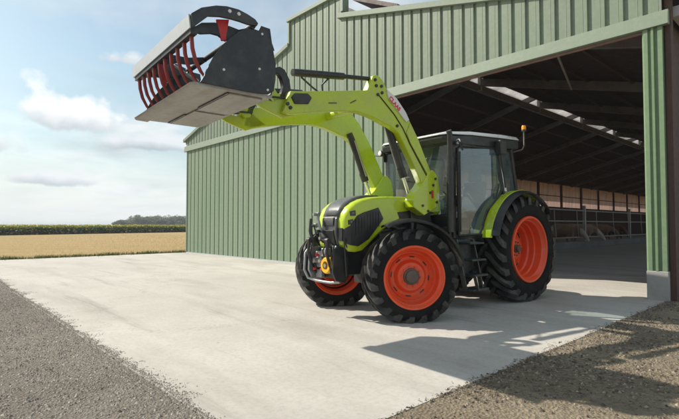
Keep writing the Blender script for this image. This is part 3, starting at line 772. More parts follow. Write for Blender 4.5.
for z, y, r in ((1.22,.285,.03),(1.35,.28,.02),(1.1,-.285,.03)):
    mb = MB(); mb.tube([(1.75,y,z),(2.1,y+.01,z-.03),(2.6,y,z+.02),(3.05,y,z-.05)], r, 8); T('engine_hose', mb, 'black', smooth=40)

# hood shell: lofted rounded sections
HS = [(1.62,.44,1.48,1.72),(1.9,.42,1.46,1.735),(2.2,.40,1.45,1.74),(2.5,.385,1.36,1.738),(2.74,.38,1.28,1.733),(3.0,.38,1.10,1.715),(3.2,.362,.95,1.675),(3.32,.35,.93,1.625),(3.42,.335,.94,1.555),(3.475,.31,1.0,1.47),(3.50,.26,1.08,1.38)]
def hwid(x):
    for a, b in zip(HS, HS[1:]):
        if a[0] <= x <= b[0]: t = (x-a[0])/(b[0]-a[0]); return a[1]+(b[1]-a[1])*t
    return HS[-1][1] if x > 3.4 else HS[0][1]
mb = MB(); rings = []
for (x, w, zb, zt) in HS:
    cr = .075
    pts = []
    for (cxs, cz, a0) in ((1, zt-cr*.8, 0), (-1, zt-cr*.8, 90)):
        for k in range(6):
            a = R(a0+k*18); pts.append((x, cxs*(w-cr)+cr*math.cos(a)*1.0, cz+cr*.8*math.sin(a)))
    pts += [(x, -w*1.0, zb+.05), (x, -w*.9, zb), (x, w*.9, zb), (x, w*1.0, zb+.05)]
    rings.append(pts)
P_ = len(rings[0]); vs = [p for r_ in rings for p in r_]; fs = []
for i in range(len(rings)-1):
    for k in range(P_): fs.append((i*P_+k, i*P_+(k+1)%P_, (i+1)*P_+(k+1)%P_, (i+1)*P_+k))
fs += [tuple(range(P_)), tuple((len(rings)-1)*P_+k for k in range(P_))]
mb.add(vs, fs); T('hood', mb, 'green', smooth=38)
hood = [o for o in tr.children if o.name.startswith('hood')][0]
# grey centre band over the nose and black front grille
top = [(2.62,1.742),(2.9,1.735),(3.1,1.71),(3.24,1.672),(3.36,1.61),(3.45,1.53),(3.515,1.42)]
mb = MB()
ws = [.05,.15,.19,.2,.2,.19,.17]
vs = []
for (x, z), w in zip(top, ws): vs += [(x,-w,z+.014),(x,-w*.5,z+.024),(x,w*.5,z+.024),(x,w,z+.014)]
fs = [(i*4+q,i*4+q+1,i*4+q+5,i*4+q+4) for i in range(len(top)-1) for q in range(3)]
mb.add(vs, fs); b_ = T('hood_band', mb, 'grey', smooth=50, parent=hood)
sm = b_.modifiers.new('solid','SOLIDIFY'); sm.thickness = .03; sm.offset = -1
mb = MB(); mb.prism([(3.43,1.50),(3.535,1.40),(3.55,1.2),(3.50,1.0),(3.44,.93),(3.40,.93)], -.17, .17); g_ = T('front_grille', mb, 'grey', .02)
mb = MB(); mb.prism([(3.532,1.43),(3.552,1.40),(3.56,1.30),(3.54,1.30)], -.12, .12); mb.prism([(3.545,1.24),(3.568,1.23),(3.52,1.0),(3.50,1.0)], -.13, .13); T('grille_mesh', mb, 'black', .004, parent=g_)
# side grille panels, headlights, badges
for s in (1, -1):
    f0 = lambda x, s=s: s*(hwid(x)-.01); f1 = lambda x, s=s: s*(hwid(x)+.014)
    mb = MB()
    mb.prism([(3.0,1.542),(2.94,1.56),(2.84,1.40),(3.0,1.235)], f0, f1)
    mb.prism([(3.0,1.542),(3.0,1.235),(3.12,1.11),(3.2,1.065),(3.2,1.487)], f0, f1)
    mb.prism([(3.2,1.487),(3.2,1.065),(3.30,1.01),(3.42,1.03),(3.42,1.30),(3.31,1.44)], f0, f1)
    mb.prism([(3.42,1.30),(3.42,1.03),(3.475,1.05),(3.475,1.27)], f0, f1)
    mb.prism([(3.475,1.27),(3.475,1.05),(3.50,1.09),(3.50,1.25)], f0, f1)
    mb.box(3.498, 3.514, min(s*.165,s*.268), max(s*.165,s*.268), 1.085, 1.265)
    T('side_grille', mb, 'black', parent=hood)
    mb = MB()
    for q in range(9):
        x = 2.93+q*.05; zt_ = 1.53-.35*max(0, x-3.0); mb.prism([(x,1.42-.3*(x-2.9)-.12),(x+.012,1.42-.3*(x-2.9)-.12),(x+.012,zt_-.03),(x,zt_-.03)], f1, lambda x, s=s: s*(hwid(x)+.02))
    T('grille_louvres', mb, 'black', parent=hood)
    for (x, z, w_) in ((3.39,1.475,.055),(3.42,1.352,.045)):
        mb = MB(); mb.prism([(x-w_,z-.036),(x+w_*.6,z-.040),(x+w_*.7,z+.024),(x-w_*.9,z+.040)], lambda x, s=s: s*(hwid(min(x,3.47))-.03), lambda x, s=s: s*(hwid(min(x,3.47))+.012))
        l_ = T('headlight', mb, 'lens2', .004)
        mb = MB(); mb.lathe_y([(s*(hwid(x)+.012),.018),(s*(hwid(x)+.017),.013),(s*(hwid(x)+.018),.001)], 16, x-.01, 0, z); T('bulb', mb, 'trimgrey', smooth=40, parent=l_)

def text_mesh(name, body, size, mat, parent, mtx, bold=0.0, ext=.002):
    cu = bpy.data.curves.new(name, 'FONT'); cu.body = body; cu.size = size; cu.align_x = 'CENTER'; cu.align_y = 'CENTER'; cu.extrude = ext; cu.offset = bold
    tmp = bpy.data.objects.new(name+'_curve', cu); COL.objects.link(tmp)
    dg = bpy.context.evaluated_depsgraph_get(); dg.update()
    me = bpy.data.meshes.new_from_object(tmp.evaluated_get(dg)); bpy.data.objects.remove(tmp)
    me.materials.clear(); me.materials.append(M[mat])
    o = bpy.data.objects.new(name, me); COL.objects.link(o); o.parent = parent
    o.matrix_local = mtx; return o
def side_mtx(x, z, y, ang, s):
    """text on a side face; reading direction along -x on the left side (s=1), +x on the right; ang tilts it in the picture plane"""
    ex = Vector((-s*math.cos(ang), 0, -math.sin(ang))); ez = Vector((0, s, 0)); ey = ez.cross(ex)
    return Matrix(((ex.x,ey.x,ez.x,x),(ex.y,ey.y,ez.y,y),(ex.z,ey.z,ez.z,z),(0,0,0,1)))
for s in (1, -1):
    text_mesh('model_number', '550', .085, 'black', hood, side_mtx(2.13, 1.645, s*(hwid(2.13)+.004), 0, s), .002)
    mb = MB(); mb.prism([(2.42,1.66),(2.40,1.62),(2.24,1.62),(2.24,1.67)], lambda x, s=s: s*(hwid(x)), lambda x, s=s: s*(hwid(x)+.005)); T('hood_badge', mb, 'sheet', parent=hood)
    # recess behind the hood side
    mb = MB(); mb.prism([(2.55,1.50),(2.0,1.56),(1.75,1.50),(2.0,1.43),(2.5,1.40)], lambda x, s=s: s*(hwid(x)-.02), lambda x, s=s: s*(hwid(x)+.003)); T('hood_recess', mb, 'black', parent=hood)

# ---- front linkage, PTO guard
for y, mt in ((-.31, 'silver'), (.26, 'blackmetal')):
    mb = MB(); mb.prism([(3.42,.98),(3.58,1.02),(3.66,.96),(3.68,.66),(3.62,.54),(3.46,.50),(3.40,.62)], y-.018, y+.018); T('hitch_side_plate', mb, mt, .008)
mb = MB(); mb.box(3.44,3.50,-.29,.24,.55,.97); T('hitch_back_plate', mb, 'blackmetal', .01)
mb = MB(); mb.tube([(3.45,-.36,.98),(3.60,-.38,.99),(3.68,-.38,.90),(3.70,-.38,.66),(3.66,-.34,.54),(3.60,-.2,.505),(3.58,.1,.50),(3.54,.26,.52)], .020, 10); T('hitch_guard_hoop', mb, 'silver', smooth=50)
for (x0,x1,y0,y1,z0,z1) in ((3.52,3.60,-.24,-.10,.70,.93),(3.52,3.62,-.08,.04,.86,.98),(3.51,3.58,.13,.22,.84,1.02),(3.52,3.58,-.26,-.12,.55,.67)):
    mb = MB(); mb.box(x0,x1,y0,y1,z0,z1); T('hitch_casting', mb, 'silver', .012)
for (y, r0) in ((-.20,.045),(-.06,.03)):
    mb = MB(); mb.tube([(3.60,y,.80),(3.67,y,.80)], [r0, r0*.8], 14); T('hydraulic_motor', mb, 'steel', smooth=40)
mb = MB(); mb.lathe_z([(.001,.0),(.105,.0),(.115,.02),(.115,.10),(.10,.12),(.06,.12),(.055,.04),(.001,.04)], 28)
o = T('pto_guard', mb, 'yellow', smooth=35); o.location = (3.56, .10, .745); o.rotation_euler = (0, R(90), 0)
mb = MB(); mb.tube([(3.56,.10,.745),(3.69,.10,.745)], .028, 8); T('pto_shaft', mb, 'steel', smooth=40)
for s in (-1, 1):
    y = s*.22-.03
    mb = MB(); mb.tube([(3.50,y,.58),(3.64,y,.66),(3.72,y,.92),(3.70,y,1.10)], .022, 8); T('lower_link', mb, 'blackmetal', smooth=40)
    mb = MB(); mb.tube([(3.70,y-.03,1.09),(3.70,y+.03,1.09)], .040, 12); T('link_hook', mb, 'blackmetal', smooth=40)
    mb = MB(); mb.tube([(3.46,y*1.1,.95),(3.60,y*1.1,.70)], .026, 10); T('hitch_cylinder', mb, 'blackmetal', smooth=40)
mb = MB(); mb.tube([(3.50,-.06,1.02),(3.60,-.12,1.25),(3.62,-.16,1.44)], [.03,.022,.016], 10); T('top_link', mb, 'silver', smooth=40)
mb = MB(); mb.tube([(3.62,-.24,1.0),(3.68,-.26,1.22),(3.66,-.27,1.40)], [.030,.026,.02], 10); T('top_link', mb, 'blackmetal', smooth=40)
for k, (y, z) in enumerate(((-.26,1.30),(-.12,1.22),(-.20,1.46),(-.05,1.12))):
    mb = MB(); mb.tube([(3.60,y,z),(3.67,y,z)], .022, 10); T('hydraulic_coupler', mb, 'steel' if k != 1 else 'black', smooth=40)
    mb = MB(); mb.box(3.57,3.605,y-.028,y+.028,z-.03,z+.03); T('coupler_block', mb, 'silver', .005)
for k, pts in enumerate([[(3.5,.2,1.0),(3.62,.24,1.05),(3.66,.22,.85),(3.57,.2,.7)], [(3.5,-.18,1.05),(3.60,-.22,1.16),(3.64,-.22,1.3)], [(3.45,.3,1.0),(3.52,.32,1.12),(3.5,.33,.8),(3.46,.3,.6)], [(3.52,-.3,1.0),(3.62,-.28,1.10),(3.68,-.26,.9),(3.62,-.2,.7)], [(3.5,0,1.02),(3.60,.02,1.14),(3.64,-.04,1.22)], [(3.5,.1,1.0),(3.62,.10,1.10),(3.66,.02,.95),(3.6,-.02,.82)], [(3.48,-.34,1.02),(3.58,-.36,1.12),(3.62,-.38,1.02)]]):
    mb = MB(); mb.tube(pts, .012, 8); T('hydraulic_hose', mb, 'black', smooth=60)
for (x,y,z,r) in ((3.61,-.16,.88,.022),(3.61,-.22,.68,.02),(3.60,-.06,.68,.018)):
    mb = MB(); mb.tube([(x,y,z),(x+.04,y,z)], r, 8); T('hose_cap', mb, 'redwedge', smooth=40)
# ---- fuel tank, steps, cab floor
mb = MB(); mb.prism([(1.95,.55),(2.0,.95),(1.75,1.10),(1.1,1.10),(1.12,.6),(1.3,.50)], .30, .72); T('fuel_tank', mb, 'darkteal', .04, label='dark fuel tank beside the steps')
mb = MB(); mb.prism([(1.95,.55),(2.0,.95),(1.75,1.10),(1.1,1.10),(1.12,.6),(1.3,.50)], -.72, -.30); T('fuel_tank', mb, 'darkteal', .04)
for s in (1, -1):
    for (x0, x1, z) in ((1.22,1.58,1.03),(1.17,1.54,.77),(1.12,1.50,.53),(1.10,1.52,.31)):
        mb = MB(); mb.box(x0, x1, min(s*.72,s*.98), max(s*.72,s*.98), z-.02, z+.012); T('step', mb, 'darkteal', .006)
    for x in (1.16, 1.58):
        mb = MB(); mb.bar((x+.05, s*.74, 1.08), (x-.04, s*.85, .31), .03, .07); T('step_rail', mb, 'darkteal')
    mb = MB(); mb.bar((1.47, s*.97, .53), (1.40, s*.98, .30), .02, .05); T('step_hanger', mb, 'hub')
mb = MB(); mb.box(-.25, 1.72, -.66, .66, .98, 1.12); mb.box(-.30,.2,-.5,.5,1.1,1.3); T('cab_floor', mb, 'black', .02)
# ---- cab frame
cab = MB()
def pil(mb, a, b, w=.06, d=.07): mb.bar(a, b, w, d)
for s in (1, -1):
    for nm, a, b, w, d in (('front_pillar', (1.62,s*.70,1.10),(1.66,s*.73,2.58),.07,.06), ('middle_pillar', (.34,s*.78,1.72),(.55,s*.76,2.62),.06,.06), ('rear_pillar', (-.22,s*.70,1.55),(.02,s*.70,2.66),.07,.09)):
        mb = MB(); mb.bar(a, b, w, d); T(nm, mb, 'black', .012)
    mb = MB(); mb.tube([(1.56,s*.755,1.14),(1.60,s*.775,1.8),(1.60,s*.77,2.5),(1.48,s*.77,2.56),(.62,s*.78,2.60),(.52,s*.785,2.45),(.40,s*.79,1.95),(.55,s*.785,1.75),(.85,s*.775,1.55),(1.02,s*.765,1.16),(1.56,s*.755,1.14)], .020, 8); T('door_frame', mb, 'black', smooth=60)
    mb = MB(); vs = [(1.56,s*.757,1.15),(1.60,s*.775,1.8),(1.60,s*.772,2.5),(.60,s*.782,2.60),(.52,s*.787,2.45),(.40,s*.79,1.95),(.55,s*.787,1.75),(.85,s*.777,1.55),(1.02,s*.765,1.16)]
    mb.add(vs, [tuple(range(len(vs)))]); o = T('door_glass', mb, 'glass'); o.data.polygons[0].use_smooth = False
    mb = MB(); vs = [(.38,s*.775,1.80),(.52,s*.765,2.58),(.06,s*.71,2.60),(-.16,s*.71,1.85),(0.1,s*.73,1.76)]
    mb.add(vs, [tuple(range(len(vs)))]); o = T('rear_side_glass', mb, 'glass'); o.data.polygons[0].use_smooth = False
    mb = MB(); mb.tube([(.62,s*.80,1.75),(.62,s*.82,1.82),(.56,s*.82,1.95),(.52,s*.80,2.0)], .014, 8); T('door_handle', mb, 'blackmetal', smooth=50)
    mb = MB(); mb.tube([(.36,s*.82,1.95),(.42,s*.84,2.1),(.50,s*.83,2.5)], .013, 8); T('grab_rail', mb, 'blackmetal', smooth=50)
mb = MB(); mb.add([(1.66,-.69,1.45),(1.66,.69,1.45),(1.70,.72,2.57),(1.70,-.72,2.57)], [(0,1,2,3)]); o = T('windscreen', mb, 'glass2'); o.data.polygons[0].use_smooth = False
mb = MB(); mb.add([(-.22,-.66,1.5),(-.22,.66,1.5),(.0,.66,2.62),(.0,-.66,2.62)], [(0,1,2,3)]); o = T('rear_window', mb, 'glass2'); o.data.polygons[0].use_smooth = False
mb = MB(); mb.box(1.60,1.72,-.70,.70,1.10,1.46); T('firewall', mb, 'black', .02)
mb = MB(); mb.tube([(1.70,-.2,1.47),(1.72,.0,1.75),(1.725,.15,2.1)], .012, 6); T('wiper', mb, 'blackmetal')
# roof: dark lower shell, white top
def rsec(x, w, zb, zt, cr=.05): return [(x,-w,zb),(x,-w,zt-cr),(x,-w+cr,zt),(x,w-cr,zt),(x,w,zt-cr),(x,w,zb)]
def loftx(secs):
    mb = MB(); n = len(secs[0]); vs = [p for q in secs for p in q]
    fs = [(i*n+k,i*n+(k+1)%n,(i+1)*n+(k+1)%n,(i+1)*n+k) for i in range(len(secs)-1) for k in range(n)]
    fs += [tuple(range(n)), tuple((len(secs)-1)*n+k for k in range(n))]; mb.add(vs, fs); return mb
mb = loftx([rsec(1.84,.66,2.66,2.70,.02), rsec(1.78,.73,2.60,2.715,.03), rsec(1.2,.765,2.60,2.78,.03), rsec(.3,.765,2.64,2.825,.03), rsec(-.2,.74,2.68,2.85,.03), rsec(-.27,.68,2.72,2.85,.02)])
T('roof_underside', mb, 'black', .01)
mb = loftx([rsec(1.86,.62,2.712,2.73,.015), rsec(1.78,.74,2.718,2.762,.04), rsec(1.2,.778,2.762,2.825,.05), rsec(.3,.778,2.81,2.88,.05), rsec(-.2,.75,2.84,2.90,.05), rsec(-.30,.68,2.84,2.87,.025)])
T('roof_panel', mb, 'white', .015)
for y_ in (.735, -.755):
    mb = MB(); mb.prism([(1.76,2.60),(1.74,2.44),(1.55,2.42),(1.1,2.52),(.7,2.60)], y_, y_+.02); T('roof_side_trim', mb, 'black')
for (x, y, z, nm) in ((1.64,.82,2.60,0),(1.76,-.81,2.60,0)):
    mb = MB(); mb.tube([(x-.08,y,z),(x+.0,y,z),(x+.01,y,z)], [.045,.055,.05], 14); l_ = T('work_lamp', mb, 'black', smooth=40)
    mb = MB(); mb.tube([(x+.011,y,z),(x+.018,y,z)], [.044,.03], 14); T('lamp_lens', mb, 'lens', smooth=40, parent=l_)
mb = MB(); mb.box(.42,.60,.78,.90,2.50,2.74); l_ = T('rear_work_lamp', mb, 'black', .02)
# mirrors
for s in (1, -1):
    mb = MB(); mb.tube([(1.70,s*.74,2.55),(1.75,s*(1.15 if s < 0 else .90),2.60),(1.68,s*(1.18 if s < 0 else .93),2.45)], .014, 8); m_ = T('mirror_arm', mb, 'blackmetal', smooth=50)
    yy = s*(1.2 if s < 0 else .90)
    if s < 0:
        mb = MB(); mb.box(1.62,1.68,yy-.11,yy+.11,2.10,2.48); T('mirror_housing', mb, 'black', .025)
        mb = MB(); mb.box(1.612,1.618,yy-.09,yy+.09,2.13,2.45); T('mirror_glass', mb, 'chrome')
        mb = MB(); mb.tube([(1.70,yy,2.56),(1.77,yy,2.56)], [.05,.06], 14); T('work_lamp', mb, 'lens', smooth=40)
# exhaust stack
mb = MB(); mb.tube([(1.80,.78,1.2),(1.80,.78,1.5),(1.80,.78,2.35)], [.050,.054,.054], 20); mb.tube([(1.80,.78,2.3),(1.80,.78,2.70),(1.83,.785,2.755)], [.042,.042,.042], 20); mb.tube([(1.80,.78,1.25),(1.76,.5,1.2),(1.9,.3,1.2)], .05, 12); T('exhaust_stack', mb, 'blackmetal', smooth=40)
mb = MB(); mb.tube([(1.60,.82,1.2),(1.61,.82,2.45)], .014, 8); T('handrail', mb, 'blackmetal', smooth=40)
# beacon
mb = MB(); mb.tube([(-.10,.70,2.62),(-.30,.76,2.68),(-.36,.76,2.76),(-.36,.76,3.02)], .012, 10); b_ = T('beacon_pole', mb, 'hub', smooth=50)
mb = MB(); mb.lathe_z([(.001,0),(.042,0),(.042,.03),(.001,.03)], 20, (-.36,.76,3.02)); T('beacon_base', mb, 'black', smooth=40, parent=b_)
mb = MB(); mb.lathe_z([(.038,.03),(.039,.085),(.032,.105),(.001,.110)], 20, (-.36,.76,3.02)); T('beacon_light', mb, 'orange', smooth=40, parent=b_)
# interior
mb = MB(); mb.box(.15,.62,-.24,.24,1.42,1.55); mb.box(.25,.5,-.18,.18,1.2,1.42); mb.prism([(.10,1.52),(.22,1.52),(.12,2.12),(.0,2.10)], -.23, .23); mb.prism([(.06,2.12),(.13,2.13),(.10,2.34),(.02,2.33)], -.13, .13); T('driver_seat', mb, 'seat', .03)
mb = MB(); mb.box(.2,.7,-.46,-.30,1.5,1.66); mb.tube([(.62,-.36,1.66),(.66,-.36,1.80)], .025, 8); T('armrest_console', mb, 'trimgrey', .02)
mb = MB(); mb.tube([(1.45,0,1.15),(1.30,0,1.62),(1.16,0,1.78)], [.08,.06,.04], 12); c_ = T('steering_column', mb, 'black', smooth=40)
mb = MB(); pts = [(1.14+.12*math.cos(a), .20*math.sin(a), 1.80+.14*math.cos(a)) for a in [2*PI*k/24 for k in range(25)]]; mb.tube(pts, .016, 8); mb.tube([(1.02,0,1.66),(1.14,0,1.79),(1.26,0,1.94)], .012, 6); T('steering_wheel', mb, 'black', smooth=60)
mb = MB(); mb.box(1.30,1.50,-.28,.28,1.55,1.74); T('dashboard', mb, 'trimgrey', .04)

# ---- rear fenders
for s in (1, -1):
    def arcs(prof, a0, a1, nm, mat, lab=None):
        mb = MB(); mb.lathe_y([(y*s, r) for y, r in prof], 40, 0, 0, .915, R(a0), R(a1), closed=True); T(nm, mb, mat, smooth=40, label=lab)
    arcs([(.765,.985),(.775,1.0),(.93,1.004),(.94,.99),(.94,.965),(.775,.965)], 11, 122, 'rear_fender', 'green')
    arcs([(.942,.955),(.942,.996),(1.02,.980),(1.065,.952),(1.06,.942),(1.0,.958)], 13, 142, 'fender_flare', 'black')
    arcs([(.50,.93),(.50,.985),(.763,.99),(.763,.93)], 8, 135, 'fender_inner_edge', 'black')
    mb = MB(); vs = [(.0,s*.56,.92)]
    arc = [(.96*math.cos(R(a)), s*.56, .915+.96*math.sin(R(a))) for a in range(0, 181, 12)]
    mb.add(vs+arc, [(0,i,i+1) for i in range(1,len(arc))]); T('fender_side', mb, 'black')
    mb = MB(); mb.box(-.98,-.93,min(s*.66,s*.9),max(s*.66,s*.9),1.05,1.18); T('tail_light', mb, 'redwedge', .01)

# ---- loader
ARM = [(4.55,2.93),(4.35,2.96),(3.31,3.16),(3.20,3.385),(3.14,3.41),(3.07,3.39),(2.99,3.32),(2.93,3.22),(2.76,3.15),(2.56,2.97),(2.31,2.64),(2.04,2.18),(1.92,2.0),(2.05,1.90),(2.21,1.93),(2.45,2.30),(2.70,2.64),(2.85,2.715),(2.98,2.74),(3.10,2.775),(3.28,2.815),(3.50,2.835),(3.80,2.80),(4.15,2.735),(4.56,2.64),(4.66,2.66)]
CON = [(2.06,2.13),(1.96,2.15),(1.86,2.07),(1.81,1.87),(1.82,1.71),(1.89,1.58),(2.18,1.45),(2.42,1.57),(2.43,1.68),(2.36,1.80),(2.26,1.88),(2.17,1.99)]
for s in (1, -1):
    def yy(a, b): return (min(a*s, b*s), max(a*s, b*s))
    mb = MB(); mb.prism(ARM, *yy(.46,.575)); arm = T('loader_arm', mb, 'loader_green', .012)
    # weld seam / rib following the rear leg, cover plate, tag, bolts
    mb = MB(); mb.tube([(3.12,s*.580,3.14),(2.80,s*.580,2.90),(2.62,s*.580,2.72),(2.47,s*.580,2.50),(2.10,s*.580,2.05)], .008, 6); T('arm_seam', mb, 'black', parent=arm)
    mb = MB(); mb.prism([(2.47,2.82),(2.30,2.59),(2.07,2.20),(2.03,2.14),(1.99,2.10),(2.10,2.08),(2.47,2.52),(2.55,2.66)], *yy(.572,.590)); T('arm_rib', mb, 'loader_green', .004, parent=arm)
    mb = MB(); mb.prism([(4.55,2.85),(4.50,2.905),(4.31,2.935),(4.25,2.89),(4.30,2.805),(4.50,2.775)], *yy(.57,.592)); T('arm_cover', mb, 'black', .006, parent=arm)
    for (x, z) in ((3.17,3.33),(3.15,3.25),(3.05,3.26),(3.12,3.13),(3.04,3.17),(4.60,2.76),(4.56,2.72),(2.74,2.74)):
        mb = MB(); mb.lathe_y([(s*.575,.022),(s*.592,.022),(s*.592,.001)], 10, x, 0, z); T('pivot_pin', mb, 'black', parent=arm)
    mb = MB(); mb.bar((3.98,s*.578,2.872),(3.85,s*.578,2.893), .006, .012); T('arm_marking', mb, 'black', parent=arm)
    mb = MB(); mb.bar((3.62,s*.578,2.93),(3.52,s*.578,2.985), .006, .012); T('arm_marking', mb, 'black', parent=arm)
    # white sticker with red name
    mb = MB(); mb.prism([(2.955,3.235),(2.76,3.135),(2.575,2.965),(2.50,2.86),(2.56,2.82),(2.63,2.875),(2.92,3.115)], *yy(.574,.592)); d_ = T('name_sticker', mb, 'decal', parent=arm)
    ang = math.atan2(.16, .21)
    text_mesh('sticker_lettering', 'CLAAS', .086, 'decalred', arm, side_mtx(2.80, 3.050, s*.594, ang if s > 0 else -ang, s), .003)
    # upper claw at the front end of the arm
    mb = MB(); mb.prism([(4.50,2.92),(4.58,2.78),(4.66,2.76),(4.78,2.88),(4.88,2.90),(4.84,2.95),(4.72,2.98),(4.66,2.90),(4.60,2.92)], *yy(.40,.455)); T('arm_end_bracket', mb, 'loader_green', .008, parent=arm)
    # lower tapering lug towards the bucket
    mb = MB(); mb.prism([(4.50,2.84),(4.30,2.72),(4.62,2.60),(4.90,2.68),(5.02,2.74),(4.96,2.80),(4.76,2.78),(4.62,2.86)], *yy(.46,.50)); T('bucket_carrier_plate', mb, 'loader_green', .008)
    # console on the tractor
    mb = MB(); mb.prism(CON, *yy(.42,.595)); con = T('loader_console', mb, 'green', .014)
    for (x, z) in ((1.93,2.02),(1.98,1.92),(2.05,1.80),(2.22,1.60),(1.90,1.66),(2.10,1.52)): mb = MB(); mb.lathe_y([(s*.595,.020),(s*.610,.020),(s*.610,.001)], 10, x, 0, z); T('console_bolt', mb, 'black', parent=con)
    mb = MB(); mb.prism([(2.02,1.72),(1.97,1.72),(1.97,1.84),(2.02,1.84)], *yy(.594,.598)); T('warning_label', mb, 'redwedge', parent=con)
    mb = MB(); mb.prism([(1.88,1.70),(1.84,1.70),(1.84,1.80),(1.88,1.80)], *yy(.594,.598)); T('white_label', mb, 'decal', parent=con)
    mb = MB(); mb.prism([(2.30,1.52),(1.92,1.60),(1.80,1.30),(1.85,.70),(2.25,.66),(2.30,1.1)], *yy(.30,.44)); T('loader_mount', mb, 'blackmetal', .012)
    # lift cylinder
    c = MB(); c.tube([(2.80,s*.43,2.78),(2.76,s*.43,2.70),(2.47,s*.43,2.06)], [.045,.052,.052], 16); c.tube([(2.52,s*.43,2.16),(2.46,s*.43,2.03)], .06, 16); L_ = T('lift_cylinder', c, 'blackmetal', smooth=40)
    c = MB(); c.tube([(2.48,s*.43,2.06),(2.27,s*.43,1.62)], .028, 12); c.tube([(2.27,s*.40,1.62),(2.27,s*.46,1.62)], .05, 12); T('cylinder_rod', c, 'chrome', smooth=40, parent=L_)
    c = MB(); c.tube([(2.74,s*.37,2.66),(2.50,s*.36,2.10)], .014, 8); T('cylinder_pipe', c, 'steel', smooth=40, parent=L_)
    # tilt cylinder above the arm
    c = MB(); c.tube([(4.48,s*.50,3.185),(4.40,s*.50,3.197),(3.68,s*.50,3.295)], [.044,.047,.047], 16); L_ = T('tilt_cylinder', c, 'blackmetal', smooth=40)
    c = MB(); c.tube([(3.70,s*.50,3.293),(3.20,s*.50,3.355)], .030, 12); T('cylinder_rod', c, 'black', smooth=40, parent=L_)
    c = MB(); c.tube([(4.35,s*.50,3.15),(4.15,s*.47,3.06),(3.98,s*.46,2.99)], .012, 8); c.tube([(3.98,s*.46,2.99),(4.02,s*.48,3.12),(3.92,s*.50,3.22)], .012, 8); T('hydraulic_hose', c, 'black', smooth=60)
    # black bent tilt link
    mb = MB(); mb.prism([(4.74,3.12),(4.72,3.20),(4.64,3.235),(4.57,3.21),(4.50,3.10),(4.48,2.98),(4.56,2.80),(4.64,2.84),(4.59,3.0),(4.62,3.10),(4.66,3.14)], *yy(.40,.47)); T('tilt_link', mb, 'blackmetal', .01)
    mb = MB(); mb.prism([(4.76,3.16),(4.70,3.16),(4.72,2.92),(4.79,2.92)], *yy(.36,.44)); T('tilt_link', mb, 'blackmetal', .01)
    mb = MB(); mb.bar((4.74,s*.42,3.12),(5.0,s*.42,3.0),.05,.06); T('quick_hitch_arm', mb, 'blackmetal')
mb = MB(); mb.tube([(3.20,-.46,3.0),(3.20,.46,3.0)], .06, 18); T('cross_tube', mb, 'loader_green', smooth=40)
mb = MB(); mb.tube([(4.86,-.60,2.90),(4.86,.60,2.90)], .03, 14); mb.bar((4.98,-.55,2.72),(4.98,-.55,3.1),.06,.05); mb.bar((4.98,.55,2.72),(4.98,.55,3.1),.06,.05); mb.bar((4.98,-.60,2.78),(4.98,.60,2.78),.05,.05); T('quick_hitch_frame', mb, 'blackmetal', smooth=40)
for y in (.52, -.40, .30, -.52):
    mb = MB(); mb.tube([(4.60,y,2.84),(4.80,y+.02,2.82),(5.02,y+.05,2.80)], .013, 8); T('hydraulic_hose', mb, 'black', smooth=60)

# ---- bucket
SIDE = [(5.18,3.42),(5.07,3.415),(5.045,3.26),(5.0,3.05),(5.0,2.88),(5.02,2.75),(5.09,2.70),(5.27,2.69),(5.84,2.69),(5.80,2.76),(5.77,2.84),(5.71,2.96),(5.62,3.10),(5.53,3.20),(5.43,3.29),(5.34,3.35),(5.28,3.365),(5.21,3.36)]
bk = bpy.data.objects.new('bucket', None); COL.objects.link(bk); bk.parent = tr
for s in (1, -1):
    mb = MB(); mb.prism(SIDE, min(s*.955,s*.975), max(s*.955,s*.975)); mb.build('side_plate', M['bucket'], bk, bevel=.004)
    for (x, z) in ((5.17,3.33),(5.20,2.95),(5.60,2.86),(5.10,2.745)):
        mb = MB(); mb.lathe_y([(s*.975,.013),(s*.985,.013),(s*.985,.001)], 10, x, 0, z); mb.build('bolt', M['decal'], bk)
mb = MB(); mb.prism([(5.02,2.70),(5.90,2.690),(5.935,2.676),(5.90,2.664),(5.05,2.668)], -.955, .954); mb.build('floor_plate', M['floorsteel'], bk, label='worn bare steel underside of the bucket')
mb = MB(); mb.prism([(5.76,2.6625),(5.925,2.671),(5.90,2.655),(5.76,2.650)], -.985, .985); mb.build('cutting_edge', M['floorsteel'], bk, bevel=.002)
mb = MB()
for (y0, y1) in ((-.90,-.04),(.04,.90)):
    mb.box(5.12, 5.50, y0, y1, 2.648, 2.666)
mb.build('wear_plates', M['floorsteel'], bk, bevel=.004)
mb = MB(); mb.box(5.505,5.525,-.90,-.30,2.652,2.666); mb.box(5.505,5.525,.12,.90,2.652,2.666); mb.box(5.10,5.50,-.025,.025,2.655,2.664); mb.build('floor_seams', M['black'], bk)
bp = [(5.04,2.71),(5.02,2.76),(5.005,2.88),(5.01,3.05),(5.05,3.22)]
mb = MB(); mb.prism(bp+[(x+.015, z) for x, z in bp[::-1]], -.955, .955); mb.build('back_plate', M['bucket'], bk)
mb = MB(); mb.prism([(5.0,3.20),(5.09,3.20),(5.10,3.27),(5.03,3.27)], -.955, .955); mb.build('back_beam', M['bucket'], bk, bevel=.006)
